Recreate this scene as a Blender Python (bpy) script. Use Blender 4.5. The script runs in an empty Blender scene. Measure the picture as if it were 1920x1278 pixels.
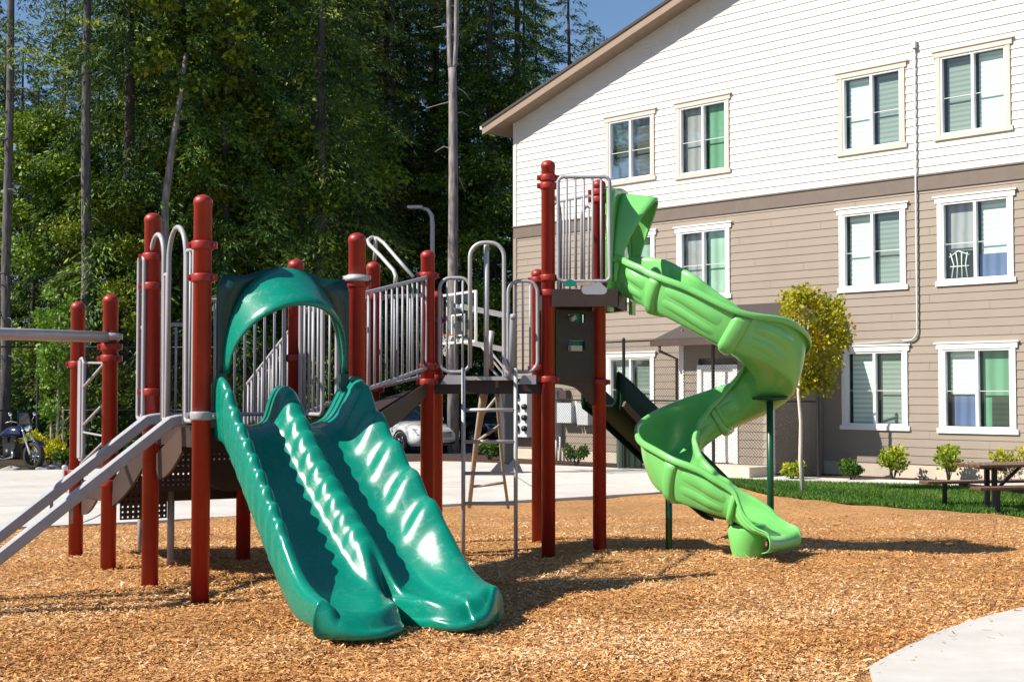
import bpy, math, random
import numpy as np
from mathutils import Vector, Matrix
random.seed(7)
RNG = np.random.default_rng(11)
D = bpy.data
SC = bpy.context.scene
COL = SC.collection
V = Vector
rad = math.radians

# ------------------------------------------------------------------ camera
F, CX, CY, HC = 2667.0, 960.0, 639.0, 1.47        # focal length in photo pixels, centre, eye height
PITCH = math.atan(97.0 / F)
cam = D.cameras.new('camera'); co = D.objects.new('camera', cam); COL.objects.link(co)
cam.sensor_width = 36.0; cam.lens = F / 1920.0 * 36.0
cam.clip_start = 0.1; cam.clip_end = 2000
co.location = (0, 0, HC); co.rotation_euler = (rad(90) + PITCH, 0, 0)
SC.camera = co

# ------------------------------------------------------------------ sky, sun, exposure
SUN_EL, SUN_PHI = rad(42), rad(19)                # light travels towards (cos phi, sin phi), falling at SUN_EL
w = D.worlds.new('World'); SC.world = w; w.use_nodes = True
nt = w.node_tree
sky = nt.nodes.new('ShaderNodeTexSky'); sky.sky_type = 'NISHITA'; sky.sun_disc = False
sky.sun_elevation = SUN_EL
sky.sun_rotation = math.atan2(-math.cos(SUN_PHI), -math.sin(SUN_PHI))
sky.air_density = 1.0; sky.dust_density = 0.15; sky.ozone_density = 5.0
bg = nt.nodes['Background']; bg.inputs['Strength'].default_value = 0.078
nt.links.new(sky.outputs[0], bg.inputs['Color'])
sl = D.lights.new('sun', 'SUN'); sl.energy = 5.0; sl.angle = rad(0.5); sl.color = (1.0, 0.93, 0.82)
so = D.objects.new('sun', sl); COL.objects.link(so)
so.rotation_euler = V((math.cos(SUN_PHI) * math.cos(SUN_EL), math.sin(SUN_PHI) * math.cos(SUN_EL), -math.sin(SUN_EL))).to_track_quat('-Z', 'Y').to_euler()
SC.view_settings.view_transform = 'Standard'; SC.view_settings.look = 'None'
SC.view_settings.exposure = 0.66; SC.view_settings.gamma = 1
SC.render.engine = 'CYCLES'
SC.cycles.max_bounces = 6; SC.cycles.transparent_max_bounces = 8
SC.cycles.diffuse_bounces = 3; SC.cycles.glossy_bounces = 3

# ------------------------------------------------------------------ pixel <-> place helpers (photo pixels 1920 x 1278)
def ray(px, py):
    a, u = (px - CX) / F, (CY - py) / F
    c, s = math.cos(PITCH), math.sin(PITCH)
    return V((a, c - s * u, s + c * u))
def at_y(px, py, Y):
    r = ray(px, py); k = Y / r.y
    return V((r.x * k, Y, HC + r.z * k))
def z_at(py, Y): return at_y(CX, py, Y).z
def sstep(a, b, x):
    t = min(1, max(0, (x - a) / (b - a))); return t * t * (3 - 2 * t)
def gz(y): return -0.33 * sstep(12.2, 21.0, y)
def heap(x, y):
    """relief of the loose chips: gentle heaps, worn hollows at the slide exits (arrays or numbers)"""
    h = 0.012 * (np.sin(x * 1.3 + y * .9) + np.sin(x * .7 - y * 1.7 + 1)) + 0.008 * np.sin(x * 3.1 + 2 * np.sin(y * 2.3)) + 0.006 * np.sin(y * 4.7 - x * 2.9)
    for cx, cy, r, d in ((-.75, 7.85, .42, .055), (-.05, 8.35, .40, .05), (2.55, 12.35, .38, .05), (-4.0, 9.35, .5, .03)):
        q = ((x - cx) ** 2 + (y - cy) ** 2) / (r * r); h = h - d * np.exp(-q) + d * .45 * np.exp(-(np.sqrt(q) - 1.7) ** 2 * 3)
    return h
def ground(px, py, off=0.0):
    r = ray(px, py); Y = 10.0
    for _ in range(60):
        k = (gz(Y) + off - HC) / r.z
        Y = 0.5 * Y + 0.5 * min(400, r.y * k)
    return V((r.x * Y / r.y, Y, gz(Y) + off))

# ------------------------------------------------------------------ materials
MATS = {}
def mat(name, col, rough=0.5, metal=0.0, spec=0.5, coat=0.0, var=0.0, vscale=4.0, bump=0.0, bscale=60.0, bdist=0.01, scuff=0.0):
    m = D.materials.new(name); m.use_nodes = True; n = m.node_tree.nodes; l = m.node_tree.links
    b = n['Principled BSDF']
    b.inputs['Base Color'].default_value = (*col, 1); b.inputs['Roughness'].default_value = rough
    b.inputs['Metallic'].default_value = metal; b.inputs['Specular IOR Level'].default_value = spec
    b.inputs['Coat Weight'].default_value = coat; b.inputs['Coat Roughness'].default_value = 0.08
    tc = n.new('ShaderNodeTexCoord')
    if var > 0:
        t = n.new('ShaderNodeTexNoise'); t.inputs['Scale'].default_value = vscale; t.inputs['Detail'].default_value = 6
        t.inputs['Roughness'].default_value = 0.65
        l.new(tc.outputs['Object'], t.inputs['Vector'])
        r = n.new('ShaderNodeMapRange'); r.inputs[1].default_value = 0.3; r.inputs[2].default_value = 0.7
        r.inputs[3].default_value = 1 - var; r.inputs[4].default_value = 1 + var * 0.6
        l.new(t.outputs['Fac'], r.inputs[0])
        mx = n.new('ShaderNodeMix'); mx.data_type = 'RGBA'; mx.blend_type = 'MULTIPLY'; mx.inputs[0].default_value = 1
        mx.inputs[6].default_value = (*col, 1)
        l.new(r.outputs[0], mx.inputs[7]); l.new(mx.outputs[2], b.inputs['Base Color'])
        rr = n.new('ShaderNodeMapRange'); rr.inputs[3].default_value = max(0.03, rough - 0.08); rr.inputs[4].default_value = min(1, rough + 0.12)
        l.new(t.outputs['Fac'], rr.inputs[0]); l.new(rr.outputs[0], b.inputs['Roughness'])
    if scuff > 0:
        t4 = n.new('ShaderNodeTexNoise'); t4.inputs['Scale'].default_value = 9; t4.inputs['Detail'].default_value = 10; t4.inputs['Roughness'].default_value = 0.8; t4.inputs['Distortion'].default_value = 1.5
        l.new(tc.outputs['Object'], t4.inputs['Vector'])
        r4 = n.new('ShaderNodeMapRange'); r4.inputs[1].default_value = 0.52; r4.inputs[2].default_value = 0.70; r4.inputs[4].default_value = scuff
        l.new(t4.outputs['Fac'], r4.inputs[0])
        m4 = n.new('ShaderNodeMix'); m4.data_type = 'RGBA'; m4.inputs[7].default_value = (*[min(1, c * 0.8 + 0.10) for c in col], 1)
        src = b.inputs['Base Color'].links[0].from_socket if b.inputs['Base Color'].links else None
        if src: l.new(src, m4.inputs[6])
        else: m4.inputs[6].default_value = (*col, 1)
        l.new(r4.outputs[0], m4.inputs[0]); l.new(m4.outputs[2], b.inputs['Base Color'])
        a4 = n.new('ShaderNodeMath'); a4.operation = 'MULTIPLY_ADD'; a4.inputs[1].default_value = 0.9; a4.inputs[2].default_value = rough
        l.new(r4.outputs[0], a4.inputs[0]); l.new(a4.outputs[0], b.inputs['Roughness'])
    if bump > 0:
        t2 = n.new('ShaderNodeTexNoise'); t2.inputs['Scale'].default_value = bscale; t2.inputs['Detail'].default_value = 4
        l.new(tc.outputs['Object'], t2.inputs['Vector'])
        bp = n.new('ShaderNodeBump'); bp.inputs['Strength'].default_value = bump; bp.inputs['Distance'].default_value = bdist
        l.new(t2.outputs['Fac'], bp.inputs['Height']); l.new(bp.outputs[0], b.inputs['Normal'])
    MATS[name] = m
    return m
def ramp(n, stops):
    r = n.new('ShaderNodeValToRGB'); e = r.color_ramp.elements
    while len(e) < len(stops): e.new(0.5)
    for i, (p, c) in enumerate(stops):
        e[i].position = p; e[i].color = (*c, 1)
    return r

red = mat('red_paint', (0.31, 0.019, 0.011), 0.42, var=0.16, vscale=5, scuff=0.12, bump=0.05, bscale=150)
teal = mat('teal_plastic', (0.0, 0.205, 0.14), 0.25, coat=0.12, var=0.12, vscale=2.5, scuff=0.30, bump=0.04, bscale=40)
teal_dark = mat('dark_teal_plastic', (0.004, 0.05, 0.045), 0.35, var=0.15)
lime = mat('lime_plastic', (0.18, 0.57, 0.15), 0.28, coat=0.1, var=0.09, vscale=3, scuff=0.20, bump=0.05, bscale=40)
forest_green = mat('dark_green_plastic', (0.006, 0.034, 0.022), 0.6, spec=0.15, var=0.15)
post_green = mat('green_paint', (0.004, 0.07, 0.03), 0.35, var=0.12)
grey = mat('grey_paint', (0.34, 0.34, 0.37), 0.45, var=0.1, vscale=5)
silver = mat('galvanised_steel', (0.46, 0.455, 0.45), 0.45, metal=0.25, var=0.1, vscale=8)
plank_grey = mat('grey_plank_plastic', (0.36, 0.37, 0.40), 0.5, var=0.15, vscale=9, bump=0.1, bscale=80)
brown_vinyl = mat('brown_vinyl', (0.042, 0.025, 0.021), 0.55, var=0.25, vscale=7, bump=0.15, bscale=120)
brown_plate = mat('brown_plate', (0.07, 0.042, 0.032), 0.5, var=0.15)
bark_panel = mat('dark_brown_plastic', (0.05, 0.035, 0.03), 0.5, var=0.25, vscale=10)
tan_wood = mat('tan_bar', (0.42, 0.31, 0.22), 0.6, var=0.2, vscale=12)
climber_m = mat('weathered_bar', (0.36, 0.315, 0.27), 0.6, var=0.2, vscale=12)
black = mat('black_metal', (0.012, 0.012, 0.014), 0.45, var=0.2)
rubber = mat('rubber', (0.015, 0.015, 0.016), 0.8, var=0.2)
white_trim = mat('white_trim', (0.80, 0.79, 0.76), 0.5, var=0.04, vscale=3)
tan_trim = mat('tan_trim', (0.52, 0.465, 0.41), 0.55, var=0.06, vscale=3)
soffit_m = mat('soffit_paint', (0.27, 0.195, 0.145), 0.6, var=0.08)
siding_tan = mat('tan_siding', (0.274, 0.224, 0.180), 0.6, var=0.06, vscale=1.5, bump=0.06, bscale=30)
siding_white = mat('white_siding', (0.60, 0.58, 0.54), 0.55, var=0.04, vscale=1.5, bump=0.05, bscale=30)
band_m = mat('brown_band_paint', (0.150, 0.117, 0.095), 0.55, var=0.1)
foundation_m = mat('foundation_concrete', (0.55, 0.47, 0.38), 0.85, var=0.12, bump=0.1)
shingle = mat('shingles', (0.060, 0.049, 0.046), 0.85, var=0.35, vscale=25, bump=0.3, bscale=50)
vinyl_white = mat('white_vinyl', (0.78, 0.79, 0.79), 0.35)
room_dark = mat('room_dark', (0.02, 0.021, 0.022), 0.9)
wood_brown = mat('brown_slat', (0.13, 0.062, 0.035), 0.5, var=0.25, vscale=6)
box_grey = mat('cabinet_grey', (0.50, 0.53, 0.55), 0.45, var=0.08)
box_cream = mat('cabinet_cream', (0.66, 0.60, 0.52), 0.55, var=0.06)
box_green = mat('cabinet_green', (0.05, 0.085, 0.055), 0.45, var=0.15)
car_white = mat('white_car_paint', (0.72, 0.72, 0.72), 0.22, coat=0.8)
car_dark = mat('dark_car_paint', (0.02, 0.022, 0.028), 0.22, coat=0.8)
car_glass = mat('car_glass', (0.015, 0.022, 0.035), 0.05, spec=0.8)
chrome = mat('chrome', (0.75, 0.75, 0.77), 0.12, metal=1.0)
lamp_glass = mat('lamp_lens', (0.55, 0.58, 0.62), 0.1, spec=0.8)
navy = mat('navy_tank_paint', (0.012, 0.014, 0.06), 0.2, coat=0.7)
orange = mat('orange_rim', (0.62, 0.12, 0.03), 0.4)
net_m = mat('white_net', (0.75, 0.74, 0.72), 0.8)
rock_m = mat('grey_rock', (0.33, 0.31, 0.29), 0.9, var=0.3, vscale=6, bump=0.4, bscale=14, bdist=0.04)
pad_m = mat('dark_padding', (0.04, 0.042, 0.05), 0.55, var=0.15)

def blind_mat(name, col, vertical=False, sc=60, sharp=0.25):
    m = mat(name, col, 0.7); n = m.node_tree.nodes; l = m.node_tree.links; b = n['Principled BSDF']
    tc = n.new('ShaderNodeTexCoord'); wv = n.new('ShaderNodeTexWave'); wv.inputs['Scale'].default_value = sc / 20
    wv.bands_direction = 'X' if vertical else 'Z'; wv.inputs['Distortion'].default_value = 1.2 if vertical else 0.1
    l.new(tc.outputs['Object'], wv.inputs['Vector'])
    r = ramp(n, [(0.0, tuple(c * (1 - sharp) for c in col)), (0.6, col), (1.0, tuple(min(1, c * 1.08) for c in col))])
    l.new(wv.outputs['Fac'], r.inputs[0]); l.new(r.outputs[0], b.inputs['Base Color'])
    return m
BL = {'light': blind_mat('pale_blind', (0.74, 0.82, 0.78)), 'grey': blind_mat('grey_blind', (0.27, 0.31, 0.285)),
      'green': blind_mat('green_reflection_blind', (0.15, 0.34, 0.21), True, 30), 'mint': blind_mat('mint_reflection_curtain', (0.36, 0.52, 0.42), True, 30),  # green reflection of trees painted into the blind and curtain colours
      'curtain': blind_mat('grey_curtain', (0.36, 0.34, 0.36), True, 40), 'dark': blind_mat('dark_blind', (0.045, 0.06, 0.045)),
      'plum': blind_mat('dark_grey_blind', (0.10, 0.095, 0.10)), 'blue': blind_mat('blue_curtain', (0.12, 0.16, 0.32), True, 40)}

glass = D.materials.new('window_glass'); glass.use_nodes = True
_n = glass.node_tree.nodes; _l = glass.node_tree.links; _n.remove(_n['Principled BSDF'])
_t = _n.new('ShaderNodeBsdfTransparent'); _t.inputs[0].default_value = (0.86, 0.93, 0.90, 1)
_g = _n.new('ShaderNodeBsdfGlossy'); _g.inputs['Roughness'].default_value = 0.03; _g.inputs[0].default_value = (0.9, 0.95, 1, 1)
_fr = _n.new('ShaderNodeFresnel'); _fr.inputs[0].default_value = 1.42
_ad = _n.new('ShaderNodeMath'); _ad.operation = 'ADD'; _ad.inputs[1].default_value = 0.015
_mx = _n.new('ShaderNodeMixShader')
_l.new(_fr.outputs[0], _ad.inputs[0]); _l.new(_ad.outputs[0], _mx.inputs[0]); _l.new(_t.outputs[0], _mx.inputs[1]); _l.new(_g.outputs[0], _mx.inputs[2])
_l.new(_mx.outputs[0], _n['Material Output'].inputs[0])

def tint_mat(name, stops, rough=0.8, transl=0.0, spec=0.2, objvar=0.0):
    """colour from the per-face 'tint' value of the mesh"""
    m = D.materials.new(name); m.use_nodes = True; n = m.node_tree.nodes; l = m.node_tree.links
    b = n['Principled BSDF']; b.inputs['Roughness'].default_value = rough; b.inputs['Specular IOR Level'].default_value = spec
    a = n.new('ShaderNodeAttribute'); a.attribute_name = 'tint'
    r = ramp(n, stops); l.new(a.outputs['Fac'], r.inputs[0])
    out = r.outputs[0]
    if objvar:
        oi = n.new('ShaderNodeObjectInfo'); hs = n.new('ShaderNodeHueSaturation')
        mr = n.new('ShaderNodeMapRange'); mr.inputs[3].default_value = 0.5 - objvar * 0.06; mr.inputs[4].default_value = 0.5 + objvar * 0.05
        l.new(oi.outputs['Random'], mr.inputs[0]); l.new(mr.outputs[0], hs.inputs['Hue'])
        mv = n.new('ShaderNodeMapRange'); mv.inputs[3].default_value = 1 - objvar * 0.35; mv.inputs[4].default_value = 1 + objvar * 0.35
        l.new(oi.outputs['Random'], mv.inputs[0]); l.new(mv.outputs[0], hs.inputs['Value']); l.new(out, hs.inputs['Color'])
        out = hs.outputs[0]
    l.new(out, b.inputs['Base Color'])
    if transl:
        tr = n.new('ShaderNodeBsdfTranslucent'); l.new(out, tr.inputs[0])
        mx = n.new('ShaderNodeMixShader'); mx.inputs[0].default_value = transl
        l.new(b.outputs[0], mx.inputs[1]); l.new(tr.outputs[0], mx.inputs[2]); l.new(mx.outputs[0], n['Material Output'].inputs[0])
    return m
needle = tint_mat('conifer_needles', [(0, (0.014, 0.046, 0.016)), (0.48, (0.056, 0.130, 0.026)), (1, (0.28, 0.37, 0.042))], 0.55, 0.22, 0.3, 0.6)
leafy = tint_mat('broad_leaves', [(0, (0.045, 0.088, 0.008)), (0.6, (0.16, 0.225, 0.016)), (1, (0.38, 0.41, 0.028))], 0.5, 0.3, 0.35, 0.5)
young_leaf = tint_mat('young_green_leaves', [(0, (0.07, 0.16, 0.015)), (1, (0.24, 0.40, 0.045))], 0.5, 0.3, 0.35)
autumn = tint_mat('yellowing_leaves', [(0, (0.17, 0.20, 0.008)), (0.5, (0.38, 0.38, 0.014)), (0.82, (0.52, 0.42, 0.016)), (1, (0.52, 0.22, 0.012))], 0.5, 0.35, 0.35)
gold = tint_mat('golden_leaves', [(0, (0.20, 0.24, 0.012)), (0.5, (0.48, 0.47, 0.012)), (1, (0.70, 0.62, 0.02))], 0.5, 0.35, 0.35)
lime_leaf = tint_mat('yellow_green_leaves', [(0, (0.07, 0.14, 0.01)), (0.5, (0.25, 0.34, 0.02)), (1, (0.62, 0.62, 0.04))], 0.5, 0.35, 0.35)
shrub_leaf = tint_mat('green_shrub_leaves', [(0, (0.035, 0.085, 0.01)), (1, (0.14, 0.26, 0.03))], 0.5, 0.3, 0.3)
chip_m = tint_mat('wood_chips', [(0, (0.27, 0.11, 0.034)), (0.2, (0.45, 0.195, 0.058)), (0.5, (0.62, 0.318, 0.108)), (0.82, (0.68, 0.43, 0.21)), (1, (0.80, 0.62, 0.42))], 0.8)
blade_m = tint_mat('grass_blades', [(0, (0.018, 0.075, 0.006)), (0.6, (0.078, 0.185, 0.022)), (1, (0.20, 0.29, 0.045))], 0.6, 0.25, 0.3)

def bark(name, c1, c2):
    m = mat(name, c1, 0.9); n = m.node_tree.nodes; l = m.node_tree.links; b = n['Principled BSDF']
    tc = n.new('ShaderNodeTexCoord'); mp = n.new('ShaderNodeMapping'); mp.inputs['Scale'].default_value = (9, 9, 1.6)
    t = n.new('ShaderNodeTexNoise'); t.inputs['Scale'].default_value = 1.5; t.inputs['Detail'].default_value = 8
    l.new(tc.outputs['Object'], mp.inputs[0]); l.new(mp.outputs[0], t.inputs['Vector'])
    r = ramp(n, [(0.32, c1), (0.68, c2)]); l.new(t.outputs['Fac'], r.inputs[0]); l.new(r.outputs[0], b.inputs['Base Color'])
    bp = n.new('ShaderNodeBump'); bp.inputs['Strength'].default_value = 0.6; bp.inputs['Distance'].default_value = 0.03
    l.new(t.outputs['Fac'], bp.inputs['Height']); l.new(bp.outputs[0], b.inputs['Normal'])
    return m
bark_dark = bark('conifer_bark', (0.035, 0.028, 0.024), (0.12, 0.10, 0.09))
bark_tall = bark('tall_trunk_bark', (0.05, 0.045, 0.045), (0.15, 0.135, 0.135))
bark_grey = bark('grey_bark', (0.13, 0.11, 0.105), (0.34, 0.30, 0.29))
bark_pale = bark('pale_bark', (0.42, 0.36, 0.30), (0.66, 0.60, 0.52))

def ground_mat(name, stops, scale, detail=8, rough=0.9, bump=0.3, bdist=0.02, vor=False, fine=None, patch=None):
    m = mat(name, stops[0][1], rough); n = m.node_tree.nodes; l = m.node_tree.links; b = n['Principled BSDF']
    b.inputs['Specular IOR Level'].default_value = 0.2
    tc = n.new('ShaderNodeTexCoord')
    if vor:
        t = n.new('ShaderNodeTexVoronoi'); t.inputs['Scale'].default_value = scale; t.inputs['Randomness'].default_value = 1
        mp = n.new('ShaderNodeMapping'); mp.inputs['Scale'].default_value = (1, 2.2, 1)
        wn = n.new('ShaderNodeTexNoise'); wn.inputs['Scale'].default_value = scale * 0.35
        ad = n.new('ShaderNodeMix'); ad.data_type = 'RGBA'; ad.inputs[0].default_value = 0.10
        l.new(tc.outputs['Object'], wn.inputs['Vector']); l.new(tc.outputs['Object'], ad.inputs[6]); l.new(wn.outputs['Color'], ad.inputs[7])
        l.new(ad.outputs[2], mp.inputs[0]); l.new(mp.outputs[0], t.inputs['Vector'])
        sp = n.new('ShaderNodeSeparateColor'); l.new(t.outputs['Color'], sp.inputs[0]); fac = sp.outputs[0]; hgt = t.outputs['Distance']
    else:
        t = n.new('ShaderNodeTexNoise'); t.inputs['Scale'].default_value = scale; t.inputs['Detail'].default_value = detail; t.inputs['Roughness'].default_value = 0.7
        l.new(tc.outputs['Object'], t.inputs['Vector']); fac = t.outputs['Fac']; hgt = fac
    r = ramp(n, stops); l.new(fac, r.inputs[0]); out = r.outputs[0]
    if patch:
        t3 = n.new('ShaderNodeTexNoise'); t3.inputs['Scale'].default_value = patch[0]; t3.inputs['Detail'].default_value = 5
        l.new(tc.outputs['Object'], t3.inputs['Vector'])
        r3 = ramp(n, [(0.35, (patch[1],) * 3), (0.65, (1.0,) * 3)]); l.new(t3.outputs['Fac'], r3.inputs[0])
        mx = n.new('ShaderNodeMix'); mx.data_type = 'RGBA'; mx.blend_type = 'MULTIPLY'; mx.inputs[0].default_value = 1
        l.new(out, mx.inputs[6]); l.new(r3.outputs[0], mx.inputs[7]); out = mx.outputs[2]
    l.new(out, b.inputs['Base Color'])
    bp = n.new('ShaderNodeBump'); bp.inputs['Strength'].default_value = bump; bp.inputs['Distance'].default_value = bdist
    l.new(hgt, bp.inputs['Height']); l.new(bp.outputs[0], b.inputs['Normal'])
    return m
mulch_m = ground_mat('mulch', [(0, (0.20, 0.08, 0.025)), (0.25, (0.42, 0.18, 0.05)), (0.6, (0.56, 0.29, 0.11)), (1, (0.66, 0.44, 0.23))], 42, vor=True, bump=0.7, bdist=0.02, patch=(0.8, 0.80))
concrete_m = ground_mat('concrete', [(0.3, (0.52, 0.495, 0.46)), (0.7, (0.62, 0.595, 0.555))], 3.0, bump=0.08, bdist=0.01, patch=(0.7, 0.86))
asphalt_m = ground_mat('asphalt', [(0.3, (0.035, 0.035, 0.036)), (0.7, (0.065, 0.064, 0.063))], 20, bump=0.2)
soil_m = ground_mat('bark_soil', [(0.3, (0.035, 0.020, 0.014)), (0.7, (0.12, 0.065, 0.045))], 12, bump=0.8, bdist=0.05)
lawn_m = ground_mat('lawn_soil', [(0.3, (0.02, 0.07, 0.006)), (0.7, (0.05, 0.14, 0.012))], 14, bump=0.5)
earth_m = ground_mat('forest_floor', [(0.3, (0.02, 0.018, 0.010)), (0.7, (0.07, 0.055, 0.03))], 3, bump=0.5)

# ------------------------------------------------------------------ mesh builder
ORG = {}
class MB:
    def __init__(s): s.v = []; s.f = []; s.sm = []
    def add(s, vs, fs, smooth=False):
        o = len(s.v); s.v += [tuple(v) for v in vs]; s.f += [tuple(i + o for i in f) for f in fs]; s.sm += [smooth] * len(fs); return s
    def box(s, c, sx, sy, sz, X=None, Y=None, Z=None):
        X = V(X or (1, 0, 0)).normalized(); Y = V(Y or (0, 1, 0)).normalized(); Z = V(Z or (0, 0, 1)).normalized(); c = V(c)
        vs = [c + X * sx / 2 * a + Y * sy / 2 * b + Z * sz / 2 * d for d in (-1, 1) for a, b in ((-1, -1), (1, -1), (1, 1), (-1, 1))]
        return s.add(vs, [(3, 2, 1, 0), (4, 5, 6, 7), (0, 1, 5, 4), (1, 2, 6, 5), (2, 3, 7, 6), (3, 0, 4, 7)])
    def beam(s, p, q, wd, ht, up=(0, 0, 1)):
        p, q = V(p), V(q); d = (q - p); L = d.length; d.normalize()
        side = d.cross(V(up))
        side = side.normalized() if side.length > 1e-4 else V((1, 0, 0)); u = side.cross(d)
        return s.box((p + q) / 2, L, wd, ht, d, side, u)
    def tube(s, path, r, n=8, closed=False, caps=True):
        P = [V(p) for p in path]; m = len(P); R = r if isinstance(r, (list, tuple)) else [r] * m
        T = []
        for i in range(m):
            a = P[(i - 1) % m] if (closed or i > 0) else P[i]; b = P[(i + 1) % m] if (closed or i < m - 1) else P[i]
            t = (b - a); T.append(t.normalized() if t.length > 1e-9 else V((0, 0, 1)))
        N = T[0].orthogonal().normalized(); vs = []
        for i in range(m):
            N = (N - T[i] * N.dot(T[i])); N = N.normalized() if N.length > 1e-6 else T[i].orthogonal().normalized()
            B = T[i].cross(N)
            for k in range(n):
                a = 2 * math.pi * k / n; vs.append(P[i] + (N * math.cos(a) + B * math.sin(a)) * R[i])
        fs = []
        for i in range(m if closed else m - 1):
            j = (i + 1) % m
            for k in range(n):
                k2 = (k + 1) % n; fs.append((i * n + k, i * n + k2, j * n + k2, j * n + k))
        s.add(vs, fs, True)
        if caps and not closed:
            s.f.append(tuple(len(s.v) - m * n + k for k in reversed(range(n)))); s.sm.append(False)
            s.f.append(tuple(len(s.v) - n + k for k in range(n))); s.sm.append(False)
        return s
    def lathe(s, prof, c=(0, 0, 0), n=20, axis=None):
        c = V(c); Z = V(axis or (0, 0, 1)).normalized(); X = Z.orthogonal().normalized(); Y = Z.cross(X); vs = []
        if axis is None: X, Y = V((1, 0, 0)), V((0, 1, 0))
        for r, z in prof:
            for k in range(n):
                a = 2 * math.pi * k / n; vs.append(c + X * r * math.cos(a) + Y * r * math.sin(a) + Z * z)
        m = len(prof); fs = [(i * n + k, i * n + (k + 1) % n, (i + 1) * n + (k + 1) % n, (i + 1) * n + k) for i in range(m - 1) for k in range(n)]
        return s.add(vs, fs, True)
    def grid(s, G, closed_u=False, flip=False):
        nr, nc = len(G), len(G[0]); vs = [p for row in G for p in row]; fs = []
        for i in range(nr if closed_u else nr - 1):
            j = (i + 1) % nr
            for k in range(nc - 1):
                f = (i * nc + k, i * nc + k + 1, j * nc + k + 1, j * nc + k); fs.append(f[::-1] if flip else f)
        return s.add(vs, fs, True)
    def prism(s, pts, off):
        """closed outline pts extruded by off"""
        n = len(pts); off = V(off); vs = [V(p) for p in pts] + [V(p) + off for p in pts]
        fs = [tuple(reversed(range(n))), tuple(range(n, 2 * n))] + [(i, (i + 1) % n, n + (i + 1) % n, n + i) for i in range(n)]
        return s.add(vs, fs)
    def build(s, name, m, parent=None, label=None, bevel=0.0, solid=0.0, sub=0):
        org = ORG.get(parent.name, V((0, 0, 0))) if parent else V((0, 0, 0))
        me = D.meshes.new(name); me.from_pydata([(v[0] - org.x, v[1] - org.y, v[2] - org.z) for v in s.v], [], s.f)
        me.polygons.foreach_set('use_smooth', s.sm); me.update()
        o = D.objects.new(name, me); COL.objects.link(o); me.materials.append(m)
        if parent: o.parent = parent; ORG[o.name] = org
        if solid:
            q = o.modifiers.new('thickness', 'SOLIDIFY'); q.thickness = solid; q.offset = 0
        if bevel:
            q = o.modifiers.new('bevel', 'BEVEL'); q.width = bevel; q.segments = 2; q.limit_method = 'ANGLE'
        if sub:
            q = o.modifiers.new('subsurf', 'SUBSURF'); q.levels = sub; q.render_levels = sub
        if label: o['label'] = label
        return o
def tag(o, label=None, cat=None, group=None, kind=None):
    if label: o['label'] = label
    if cat: o['category'] = cat
    if group: o['group'] = group
    if kind: o['kind'] = kind
    return o
def thing(name, loc, label, cat, group=None):
    o = D.objects.new(name, None); COL.objects.link(o); o.location = loc; o.empty_display_size = 0.2
    ORG[o.name] = V(loc); return tag(o, label, cat, group)
def fast_mesh(name, verts, faces, m, tint=None, parent=None, smooth=False):
    """verts (N,3), faces (M,k) numpy -> object"""
    k = faces.shape[1]; me = D.meshes.new(name)
    me.vertices.add(len(verts)); me.vertices.foreach_set('co', np.asarray(verts, np.float32).ravel())
    me.loops.add(faces.size); me.loops.foreach_set('vertex_index', faces.astype(np.int32).ravel())
    me.polygons.add(len(faces)); me.polygons.foreach_set('loop_start', np.arange(0, faces.size, k, dtype=np.int32))
    me.update(calc_edges=True)
    if tint is not None:
        a = me.attributes.new('tint', 'FLOAT', 'FACE'); a.data.foreach_set('value', np.asarray(tint, np.float32))
    me.materials.append(m)
    if smooth: me.polygons.foreach_set('use_smooth', np.ones(len(faces), bool))
    o = D.objects.new(name, me); COL.objects.link(o)
    if parent: o.parent = parent
    return o
def unit(a): return a / np.maximum(1e-9, np.linalg.norm(a, axis=1, keepdims=True))
def kites(P, Dr, L, W, rng, wide=0.45):
    """kite shaped leaves: base P, unit direction Dr, lengths L, widths W"""
    n = len(P); S = unit(np.cross(Dr, rng.normal(size=(n, 3)))); L = L[:, None]; W = W[:, None]
    N = np.cross(S, Dr)
    v = np.stack([P, P + Dr * L * wide + S * W / 2 + N * W * 0.1, P + Dr * L, P + Dr * L * wide - S * W / 2 + N * W * 0.1], 1).reshape(-1, 3)
    return v, np.arange(4 * n).reshape(n, 4)

# ================================================================== GROUND
def sheet(name, m, x0, x1, y0, y1, off, nx=60, ny=40, kind='structure', skirt=0.0, wob=0.0):
    xs = np.linspace(x0, x1, nx + 1); G = []
    for x in xs:
        a, b = y0(x), y1(x)
        G.append([V((x, y, gz(y) + off + (float(heap(x, y)) if wob else 0))) for y in np.linspace(a, b, ny + 1)])
    mb = MB(); mb.grid(G, flip=True)
    if skirt:
        for line in ([r[0] for r in G], [r[-1] for r in G]):
            for i in range(len(line) - 1):
                p, q = line[i], line[i + 1]; dn = V((0, 0, -skirt)); mb.add([p, q, q + dn, p + dn], [(0, 1, 2, 3)])
        for line in (G[0], G[-1]):
            for i in range(len(line) - 1):
                p, q = line[i], line[i + 1]; dn = V((0, 0, -skirt)); mb.add([p, q, q + dn, p + dn], [(0, 1, 2, 3)])
    o = mb.build(name, m); o['kind'] = kind
    return o
def poly_fn(pts):
    xs = [p[0] for p in pts]; ys = [p[1] for p in pts]
    return lambda x: float(np.interp(x, xs, ys))
edge_px = [(0, 993), (200, 984), (390, 973), (620, 960), (840, 948), (1040, 937), (1240, 925), (1330, 914), (1372, 910), (1430, 925), (1500, 938), (1740, 956), (1920, 971)]
edge = [ground(*p) for p in edge_px]
edge = [(-14.0, edge[0].y - 0.4)] + [(p.x, p.y) for p in edge] + [(9.5, 18.6), (14, 17.2)]
edge.sort(); far_edge = poly_fn(edge)
gc = ground(1372, 910)                                    # where lawn, court and mulch meet
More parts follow.
